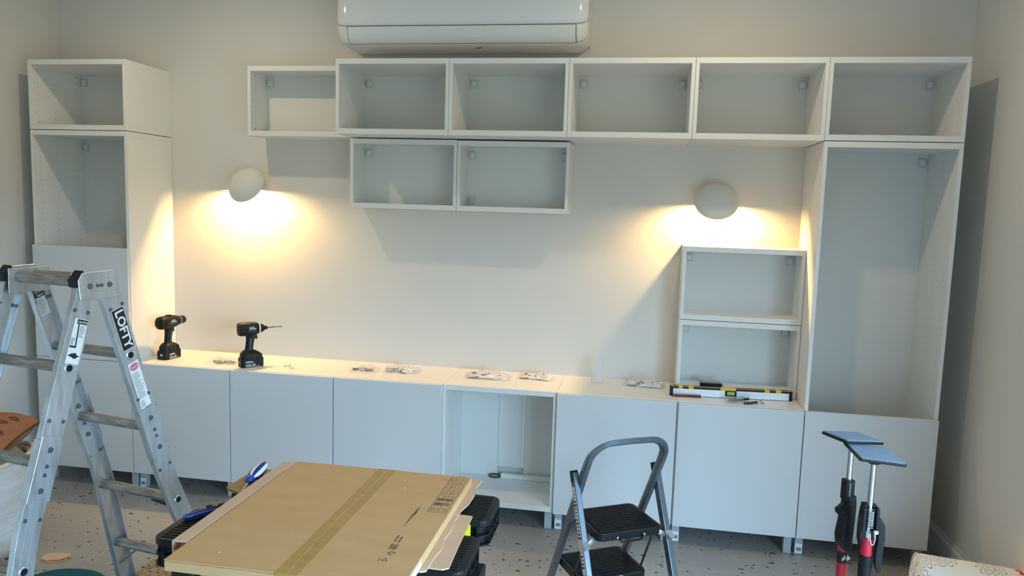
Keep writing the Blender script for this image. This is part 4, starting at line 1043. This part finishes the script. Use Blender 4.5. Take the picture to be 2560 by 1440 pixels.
# tub chair with a curved white shell and a cushion on its seat
ch = thing('tub_chair', 'low white tub chair with cream inner rim, half hidden behind the ladder', 'chair', (.25, -1.25, 0))
cc = Vector((.25, -1.25, 0)); RR = .345
def shell(r, z0f, z1f, a0, a1, n=28, m=10):
    return MB().grid(lambda u, v: Vector((cc.x + r * math.cos(a0 + (a1 - a0) * u), cc.y + r * math.sin(a0 + (a1 - a0) * u), z0f + (z1f(u) - z0f) * v)), n, m)
hgt = lambda u: .44 - .10 * (abs(2 * u - 1) ** 3)
A0, A1 = math.radians(-75), math.radians(105)
obj('shell', shell(RR, .01, hgt, A0, A1), 'whitewood', ch, smooth=True, solid=.012)
obj('rim', MB().tube([(cc.x + RR * math.cos(A0 + (A1 - A0) * k / 30), cc.y + RR * math.sin(A0 + (A1 - A0) * k / 30), hgt(k / 30)) for k in range(31)], .011, n=10), 'cream', ch, smooth=True)
obj('inner_lining', shell(RR - .016, .05, lambda u: hgt(u) - .006, A0, A1), 'cream', ch, smooth=True, solid=.010)
obj('seat', MB().lathe([(RR - .04, .30), (RR - .03, .32), (RR - .03, .40), (RR - .06, .425), (.01, .43)], (cc.x, cc.y, 0), n=40), 'cream', ch, smooth=True, angle=40)
obj('plinth', MB().lathe([(.20, 0), (.20, .30)], (cc.x, cc.y, 0), n=32), 'whitewood', ch, smooth=True, angle=40)

cu = thing('scatter_cushion', 'orange brown cushion woven with dark flowers, resting on the white chair', 'cushion', (.31, -1.17, .437), (0, 0, math.radians(24)))
def pillow(u, v, top):
    a, b = 2 * u - 1, 2 * v - 1
    k = (max(0, 1 - abs(a) ** 3.2) * max(0, 1 - abs(b) ** 3.2)) ** .42
    pin = 1 - .07 * (1 - abs(a) ** 2) * abs(b) ** 6 - .07 * (1 - abs(b) ** 2) * abs(a) ** 6
    z = .078 + (.092 * k if top else -.074 * k)
    return Vector((a * .225 * pin, b * .225 * pin, z + .006 * noise.noise(Vector((a * 2, b * 2, 3 if top else 7)))))
mb = MB(); mb.uv = []
for top in (True, False):
    mb.grid(lambda u, v: pillow(u, v, top), 22, 22)
    mb.uv += [(i / 22 * .45, j / 22 * .45) for j in range(23) for i in range(23)]
obj('cover', mb, 'floralorange', cu, local=True, smooth=True)
edge = [pillow(k / 22, 0, True) for k in range(22)] + [pillow(1, k / 22, True) for k in range(22)] + [pillow(1 - k / 22, 1, True) for k in range(22)] + [pillow(0, 1 - k / 22, True) for k in range(23)]
obj('piping', MB().tube([Vector((p.x, p.y, .078)) for p in edge], .006, n=8), 'piping', cu, local=True, smooth=True)

# torn scrap of card and a dark strip on the floor
p = at(142, 1397, 2, 0)
sc_ = thing('cardboard_scrap', 'small torn scrap of brown cardboard on the concrete floor', 'cardboard', (p.x, p.y, 0), (0, 0, .25))
obj('face_layer', MB().prism([(-.065, -.015, .006), (-.03, -.028, .004), (.02, -.026, .006), (.062, .0, .010), (.05, .022, .012), (.01, .020, .016), (-.055, .030, .012)], (0, 0, .003)), 'cardpale', sc_, local=True)
obj('torn_layer', MB().prism([(-.06, -.024, .0), (-.01, -.045, .0), (.045, -.028, .0), (.055, .006, .0), (-.05, .02, .0)], (0, 0, .003)), 'card', sc_, local=True)
fl_ = MB()
for k in range(8): fl_.tube([(-.055 + k * .014, -.024 - .01 * math.sin(k), .004), (-.05 + k * .014, .012, .006)], .0032, n=6)
obj('flutes', fl_, 'card', sc_, local=True)
a, b = at(392, 1251, 2, .004), at(432, 1265, 2, .004)
o = obj('metal_strip', MB().obox((a + b) / 2, (b - a) * .75, Vector((-(b - a).y, (b - a).x, 0)).normalized() * .010, (0, 0, .004)), 'darksteel', None, bevel=.001)
tag(o, 'thin dark strip lying on the floor behind the ladder', 'strip')

# ================================================================ CORDLESS TOOLS on the base run
WT = .7395
def tool(label, x, y, yaw, kind):
    t = thing('cordless_drill' if kind == 'drill' else 'impact_driver', label, 'drill', (x, y, WT), (0, 0, math.radians(yaw)), group='cordless power tools')
    def ringx(x_, ry, rz, zc, n=24, sq=2.4):
        r = []
        for k in range(n):
            a = 2 * math.pi * k / n; c, s_ = math.cos(a), math.sin(a)
            r.append(Vector((x_, ry * math.copysign(abs(c) ** (2 / sq), c), zc + rz * math.copysign(abs(s_) ** (2 / sq), s_))))
        return r
    zc = .212
    # battery: chamfered block, slid on from the front
    bat = MB().loft([[Vector((x_ * k, y_ * k, z_)) for x_, y_ in ((-.062, -.030), (-.050, -.037), (.050, -.037), (.064, -.022), (.064, .022), (.050, .037), (-.050, .037), (-.062, .030))] for z_, k in ((0.0, .96), (.004, 1.0), (.044, 1.0), (.050, .97))])
    bt = obj('battery', bat, 'drillblack', t, local=True, bevel=.002)
    obj('charge_window', MB().box(-.0635, -.0618, -.006, .006, .022, .032), 'whiteink', bt, local=True)
    for sy in (-1, 1):
        xd = (1, 0, 0) if sy < 0 else (-1, 0, 0)
        m_, w_ = text_mb('makita', .016, (-.040 if sy < 0 else .040, sy * .0374, .026), xd, (0, 0, 1), bold=.0003); obj('lettering', m_, 'whiteink', bt, local=True)
        m_, w_ = text_mb('3.0Ah 18V', .013, (-.040 if sy < 0 else .040, sy * .0374, .010), xd, (0, 0, 1), bold=.0003); obj('lettering', m_, 'whiteink', bt, local=True)
        obj('print_bar', MB().box(-.040, .040, min(sy * .0372, sy * .0376), max(sy * .0372, sy * .0376), .0045, .0065), 'whiteink', bt, local=True)
    # foot
    ft = MB().loft([[Vector((x_ * k + o_, y_ * k2, z_)) for x_, y_ in ((-.056, -.022), (-.044, -.033), (.044, -.033), (.058, -.020), (.058, .020), (.044, .033), (-.044, .033), (-.056, .022))] for z_, k, k2, o_ in ((.050, 1.0, 1.0, 0), (.068, .99, .99, 0), (.080, .80, .86, -.004), (.092, .50, .60, -.010))])
    obj('foot', ft, 'drillblack', t, local=True, smooth=True, angle=40)
    obj('foot_panel', MB().prism([(.008, -.0335, .054), (.052, -.0255, .054), (.048, -.024, .072), (.012, -.030, .076)], (0, -.0012, 0)), 'drillteal', t, local=True)
    # handle
    hd = []
    for z_, xc_, rx, ry in ((.082, -.010, .024, .020), (.10, -.010, .0215, .0175), (.125, -.007, .0210, .0175), (.150, -.003, .0225, .0185), (.172, .0, .027, .0200), (.190, .002, .036, .0225)):
        hd.append([Vector((xc_ + rx * math.copysign(abs(math.cos(a)) ** .8, math.cos(a)), ry * math.copysign(abs(math.sin(a)) ** .8, math.sin(a)), z_)) for a in [2 * math.pi * k / 20 for k in range(20)]])
    obj('handle', MB().loft(hd), 'drillblack', t, local=True, smooth=True, angle=60)
    for sy in (-1, 1):
        obj('handle_panel', MB().loft([[Vector((x_, sy * (.0190 if z_ > .15 else .0178), z_)), Vector((x_ + w_, sy * (.0190 if z_ > .15 else .0178), z_)), Vector((x_ + w_, sy * .012, z_)), Vector((x_, sy * .012, z_))] for z_, x_, w_ in ((.095, -.012, .010), (.13, -.012, .012), (.165, -.010, .020), (.180, -.010, .034))]), 'drillteal', t, local=True, smooth=True, angle=40)
    obj('trigger', MB().prism([(.020, -.008, .158), (.034, -.008, .150), (.036, -.008, .164), (.030, -.008, .185), (.018, -.008, .186)], (0, .016, 0)), 'drillblack', t, local=True, bevel=.003)
    # motor body
    if kind == 'drill':
        sec = [(-.083, .012, .014), (-.080, .026, .028), (-.070, .033, .036), (-.045, .035, .038), (-.01, .033, .037), (.03, .032, .036), (.05, .030, .032), (.056, .028, .028)]
    else:
        sec = [(-.072, .014, .018), (-.068, .030, .034), (-.055, .034, .039), (-.02, .034, .039), (.02, .032, .037), (.038, .029, .032), (.042, .027, .029)]
    bd = obj('motor_housing', MB().loft([ringx(x_, ry, rz, zc) for x_, ry, rz in sec]), 'drillblack', t, local=True, smooth=True, angle=50)
    obj('side_panel', MB().loft([ringx(x_, ry + .0012, rz * .62, zc - .003) for x_, ry, rz in (sec[3:6] if kind == 'drill' else sec[3:5])]), 'drillteal', bd, local=True, smooth=True, angle=50)
    for k in range(4):
        for sy in (-1, 1): obj('vent_slot', MB().box(-.062 + k * .009, -.058 + k * .009, sy * .0345 - .0012, sy * .0345 + .0012, zc - .014, zc + .012), 'drillblack', bd, local=True)
    for sy in (-1, 1):
        xd = (1, 0, 0) if sy < 0 else (-1, 0, 0)
        m_, w_ = text_mb('makita', .011, (-.018 if sy < 0 else .020, sy * .0366, zc + .010), xd, (0, 0, 1), bold=.0002); obj('lettering', m_, 'whiteink', bd, local=True)
        obj('print_bar', MB().box(-.018, .020, min(sy * .0362, sy * .0368), max(sy * .0362, sy * .0368), zc + .002, zc + .006), 'whiteink', bd, local=True)
    cy = lambda xa, xb, ra, rb, n=28: MB().cyl((xa, 0, zc), (xb, 0, zc), ra, rb, n=n)
    if kind == 'drill':
        obj('torque_collar', cy(.055, .072, .027, .026), 'drillblack', t, local=True, smooth=True, angle=40)
        for k in range(2): obj('chuck_ring', cy(.0715 + k * .0065, .0745 + k * .0065, .0265, .0262), 'chrome', t, local=True, smooth=True, angle=40)
        obj('chuck', MB().lathe([(.0245, .076), (.0245, .100), (.022, .116), (.014, .124), (.006, .125)], (0, 0, zc), (1, 0, 0), n=28), 'drillblack', t, local=True, smooth=True, angle=40)
        obj('speed_switch', MB().box(-.02, .012, -.010, .010, zc + .034, zc + .042), 'blackplastic', bd, local=True, bevel=.003)
    else:
        obj('nose_ring', cy(.041, .049, .0285, .0270), 'whiteink', t, local=True, smooth=True, angle=40)
        obj('nose_cone', MB().lathe([(.0262, .048), (.022, .066), (.0155, .074), (.0155, .076), (.0105, .077), (.0105, .091)], (0, 0, zc), (1, 0, 0), n=28), 'drillblack', t, local=True, smooth=True, angle=40)
        obj('driver_bit', MB().cyl((.088, 0, zc), (.135, 0, zc), .0032, n=6).cyl((.134, 0, zc), (.172, 0, zc), .0022, n=8).cyl((.170, 0, zc), (.176, 0, zc), .0034, .0028, n=8), 'darksteel', t, local=True)
    return t
tool('black cordless drill driver with keyless chuck standing next to the tall tower', .722, -.245, 82, 'drill')
tool('black and teal cordless impact driver with a long thin bit fitted', 1.262, -.300, 46, 'impact')

# ================================================================ HARDWARE BAGS, SCREWS, GLASS
def bag(u, v, w, d, h, yaw, label, kind, seed):
    p = at(u, v, 2, .74); rn = random.Random(seed)
    t = thing('hardware_bag', label, 'bag', (p.x, p.y, .7402), (0, 0, math.radians(yaw)), group='clear plastic bags of fittings on the base run')
    def top(u_, v_):
        a, b = 2 * u_ - 1, 2 * v_ - 1
        k = (max(0, 1 - a * a) * max(0, 1 - b * b)) ** .5
        n1 = noise.noise(Vector((a * 2.2 + seed, b * 2.2, seed))); n2 = noise.noise(Vector((a * 7, b * 7 + seed, 1.7)))
        return Vector((a * w / 2 * (1 + .08 * n1), b * d / 2 * (1 + .15 * n1), .0015 + max(0, h * k * (.55 + .9 * n1 + .35 * n2))))
    obj('film', MB().grid(top, 26, 18), 'film', t, local=True, smooth=True)
    if kind in ('hinge', 'mixed', 'fittings'):
        spots = {'hinge': [(-.045, .0), (-.015, .008), (.025, -.004)], 'mixed': [(-.06, -.005)], 'fittings': [(-.04, .01), (-.015, -.012), (.02, .01), (.045, -.01)]}[kind]
        for q, (x, y) in enumerate(spots):
            a = rn.uniform(-.5, .5); c, s_ = math.cos(a), math.sin(a)
            mb = MB().obox((x, y, .007), (.022 * c, .022 * s_, 0), (-.006 * s_, .006 * c, 0), (0, 0, .005))
            hg = obj('hinge' if kind != 'fittings' else 'fitting', mb, 'darksteel' if (kind == 'hinge' and q != 1) else 'steel', t, local=True, bevel=.0015)
            obj('hinge_cup' if kind != 'fittings' else 'fitting_cap', MB().cyl((x + .018 * c, y + .018 * s_, .004), (x + .018 * c, y + .018 * s_, .014), .009, n=16), 'steel', hg, local=True, smooth=True, angle=40)
    if kind == 'mixed':
        obj('steel_bar', MB().cyl((-.085, -.02, .009), (-.02, .004, .013), .0075, n=14), 'steel', t, local=True, smooth=True, angle=40)
    if kind in ('paper', 'mixed'):
        x0_, x1_ = (-w * .42, w * .42) if kind == 'paper' else (w * .02, w * .36)
        tilt = .26
        pf = lambda a, b: Vector((x0_ + (x1_ - x0_) * a, -d * .33 + d * .62 * b, .004 + tilt * d * b * .55 + .004 * math.sin(a * 5 + seed)))
        lf = obj('leaflet', MB().grid(pf, 10, 4), 'paper', t, local=True, smooth=True, solid=.0006)
        pr = MB()
        for q in range(11 if kind == 'paper' else 5):
            a, b = rn.uniform(.03, .85), rn.uniform(.1, .85); e = rn.uniform(.05, .13); f_ = rn.uniform(.04, .14)
            o_ = Vector((0, -.0004, .0012))
            pr.add([pf(a, b) + o_, pf(min(1, a + e), b + rn.uniform(-.05, .05)) + o_, pf(min(1, a + e), min(1, b + f_)) + o_, pf(a, min(1, b + f_)) + o_], [(0, 1, 2, 3)])
        obj('leaflet_print', pr, 'ink' if rn.random() < 2 else 'inkgrey', lf, local=True)
        if kind == 'paper':
            obj('dark_card', MB().add([pf(.0, .02) + Vector((0, -.004, .001)), pf(.28, .0) + Vector((0, -.004, .001)), pf(.30, .16) + Vector((0, -.004, .003)), pf(.0, .10) + Vector((0, -.004, .002))], [(0, 1, 2, 3)]), 'ink', lf, local=True)
        else:
            obj('dark_card', MB().add([pf(-.25, .0), pf(.45, -.05), pf(.05, .75)], [(0, 1, 2)]), 'ink', lf, local=True)
    return t
bag(558, 908, .17, .13, .045, 10, 'crumpled clear plastic bag of metal fittings beside the impact driver', 'fittings', 3)
bag(912, 927, .17, .12, .030, 6, 'clear plastic bag with small dark hinges, beside the bag with the steel bar', 'hinge', 5)
bag(1005, 929, .21, .13, .042, 8, 'clear plastic bag holding a steel bar and a folded leaflet', 'mixed', 8)
bag(1220, 944, .25, .14, .048, 4, 'plastic bag with a white printed leaflet and a black strip', 'paper', 12)
bag(1340, 946, .20, .12, .036, -6, 'flat plastic bag with a white printed leaflet, between leaflet bag and glass', 'paper', 17)
bag(1612, 964, .22, .13, .050, -8, 'crumpled plastic bag with printed leaflet between the glass and spirit level', 'paper', 23)
def screw(u, v, yaw, label, group, L=.03):
    p = at(u, v, 2, .74); c, s_ = math.cos(yaw), math.sin(yaw)
    t = thing('loose_screw', label, 'screw', (p.x, p.y, .74), (0, 0, yaw), group=group)
    obj('shank', MB().cyl((0, 0, .004), (L, 0, .002), .002, .0012, n=8), 'steel', t, local=True, smooth=True, angle=40)
    obj('head', MB().cyl((-.0025, 0, .0042), (.0005, 0, .004), .0042, .0035, n=10), 'steel', t, local=True, smooth=True, angle=40)
for (u, v, a) in ((712, 917, .15), (726, 916, 2.4), (733, 922, 3.0)):
    screw(u, v, a, 'tiny loose screw on the base run beside the impact driver', 'loose screws by the impact driver', .026)
for (u, v, a) in ((1901, 1005, -.9), (1908, 1010, 2.0)):
    screw(u, v, a, 'tiny loose screw in front of the spirit level', 'loose screws by the spirit level', .018)

p = at(1492, 957, 2, .74)
g = thing('drinking_glass', 'clear straight drinking glass standing on the base run', 'glass', (p.x, p.y, .74))
prof = [(.0005, .0003), (.030, .0003), (.0315, .004), (.036, .145), (.0345, .145), (.0298, .014), (.027, .010), (.0005, .009)]
obj('tumbler', MB().lathe(prof, (p.x, p.y, .74), n=48, caps=False), 'glass', g, smooth=True, angle=50)

# ================================================================ SPIRIT LEVEL and small tools
a, b = Vector((3.566, -.285, .7405)), Vector((4.172, -.232, .7405))
dx = (b - a).normalized(); LL = (b - a).length
lv = thing('spirit_level', 'aluminium spirit level with yellow and black top edge, leaning before stacked cabinets', 'spirit level', tuple(a), (0, 0, math.atan2(dx.y, dx.x)))
H_ = .050
obj('body', MB().box(.012, LL / 2 - .022, -.011, .011, 0, H_ - .008).box(LL / 2 + .022, LL - .012, -.011, .011, 0, H_ - .008).box(LL / 2 - .022, LL / 2 + .022, -.011, .011, 0, .010), 'levelalu', lv, local=True, bevel=.0015)
obj('top_strip', MB().box(.006, LL - .006, -.0115, .0115, H_ - .014, H_), 'levelyellow', lv, local=True, bevel=.0015)
for x0_, x1_ in ((.012, .045), (.060, .095), (.115, .255), (LL / 2 + .022, LL - .135), (LL - .115, LL - .080), (LL - .058, LL - .012)):
    obj('black_inlay', MB().prism([(x, -.0118, z) for x, z in ((x0_, H_ - .007), (x0_ + .006, H_ - .0015), (x1_ - .006, H_ - .0015), (x1_, H_ - .007), (x1_ - .005, H_ - .0125), (x0_ + .005, H_ - .0125))], (0, .0236, 0)).box(x0_ + .002, x1_ - .002, -.008, .008, H_ - .002, H_ + .0006), 'blackplastic', lv, local=True)
for x0_, x1_ in ((0, .016), (LL - .016, LL)):
    obj('end_cap', MB().box(x0_, x1_, -.0125, .0125, -.0003, H_ - .001), 'blackplastic', lv, local=True, bevel=.002)
vf = obj('vial_frame', MB().box(LL / 2 - .029, LL / 2 + .029, -.0122, .0122, .008, H_ - .012), 'blackplastic', lv, local=True, bevel=.002)
obj('vial', MB().box(LL / 2 - .018, LL / 2 + .018, -.0132, -.010, .015, .032), 'vial', vf, local=True, bevel=.003)
for k in (-1, 1): obj('vial_line', MB().box(LL / 2 + k * .006 - .0007, LL / 2 + k * .006 + .0007, -.0136, -.0130, .015, .032), 'ink', vf, local=True)
a, b = Vector((3.578, -.312, .745)), Vector((3.722, -.300, .745))
o = thing('red_pencil', 'dark red carpenter pencil lying against the spirit level', 'pencil', tuple(a))
obj('barrel', MB().cyl(a, b, .0055, n=6), 'darkred', o)
obj('ferrule', MB().cyl(b, b + (b - a).normalized() * .006, .0056, n=12), 'whiteink', o, smooth=True, angle=40)
a, b = at(1822, 1004, 2, .745), at(1874, 999, 2, .745)
d_ = (b - a).normalized(); n_ = Vector((-d_.y, d_.x, 0)); L_ = (b - a).length
b = a + (b - a) * (.125 / L_)
o = thing('craft_knife', 'grey metal craft knife with black tip in front of the spirit level', 'knife', tuple(a))
obj('handle', MB().prism([a - n_ * .006, a + (b - a) * .68 - n_ * .0085, a + (b - a) * .68 + n_ * .0085, a + n_ * .006 + d_ * -.004], (0, 0, .011)), 'steel', o, bevel=.003)
obj('blade_guard', MB().prism([a + (b - a) * .68 - n_ * .007, b - n_ * .005, b + n_ * .006, a + (b - a) * .68 + n_ * .007], (0, 0, .009)), 'blackplastic', o, bevel=.002)
obj('rivet', MB().cyl(a + d_ * .008 + Vector((0, 0, .0095)), a + d_ * .008 + Vector((0, 0, .0118)), .004, n=14), 'darksteel', o)  # dark disc painted in for the shaded handle hole, no actual rivet
a, b = at(1858, 1009, 2, .743), at(1896, 1006, 2, .743)
d_ = (b - a).normalized(); b = a + d_ * .085; n_ = Vector((-d_.y, d_.x, 0))
q_ = lambda s_, w_: a + d_ * s_ * .085 + n_ * w_ - Vector((0, 0, .003))
o = obj('plastic_clip', MB().prism([q_(0, -.003), q_(.15, -.011), q_(.5, -.012), q_(.6, -.006), q_(.85, -.004), q_(.9, -.009), q_(1, -.004), q_(1, .004), q_(.9, .009), q_(.85, .003), q_(.6, .003), q_(.45, .008), q_(.15, .009)], (0, 0, .010)), 'darksteel', None, bevel=.0015)
tag(o, 'small dark plastic clip lying beside the craft knife', 'clip')
p0 = Vector((3.725, -.178, .7685))
o = thing('bit_case', 'small case of driver bits with clear lid inside the lower stacked cabinet', 'case', (3.78, -.155, .7685))
obj('tray', MB().box(3.726, 3.834, -.178, -.122, .7685, .790), 'blackplastic', o, bevel=.003)
for k in range(9):
    obj('driver_bit', MB().cyl((3.735 + k * .0112, -.170, .794), (3.735 + k * .0112, -.130, .794), .0035, n=6), 'steel' if k % 2 else 'darksteel', o)
obj('lid', MB().box(3.724, 3.842, -.180, -.118, .789, .806), 'clearlid', o, bevel=.004)
obj('lid_hinge', MB().box(3.838, 3.846, -.176, -.122, .772, .800), 'clearlid', o, bevel=.002)
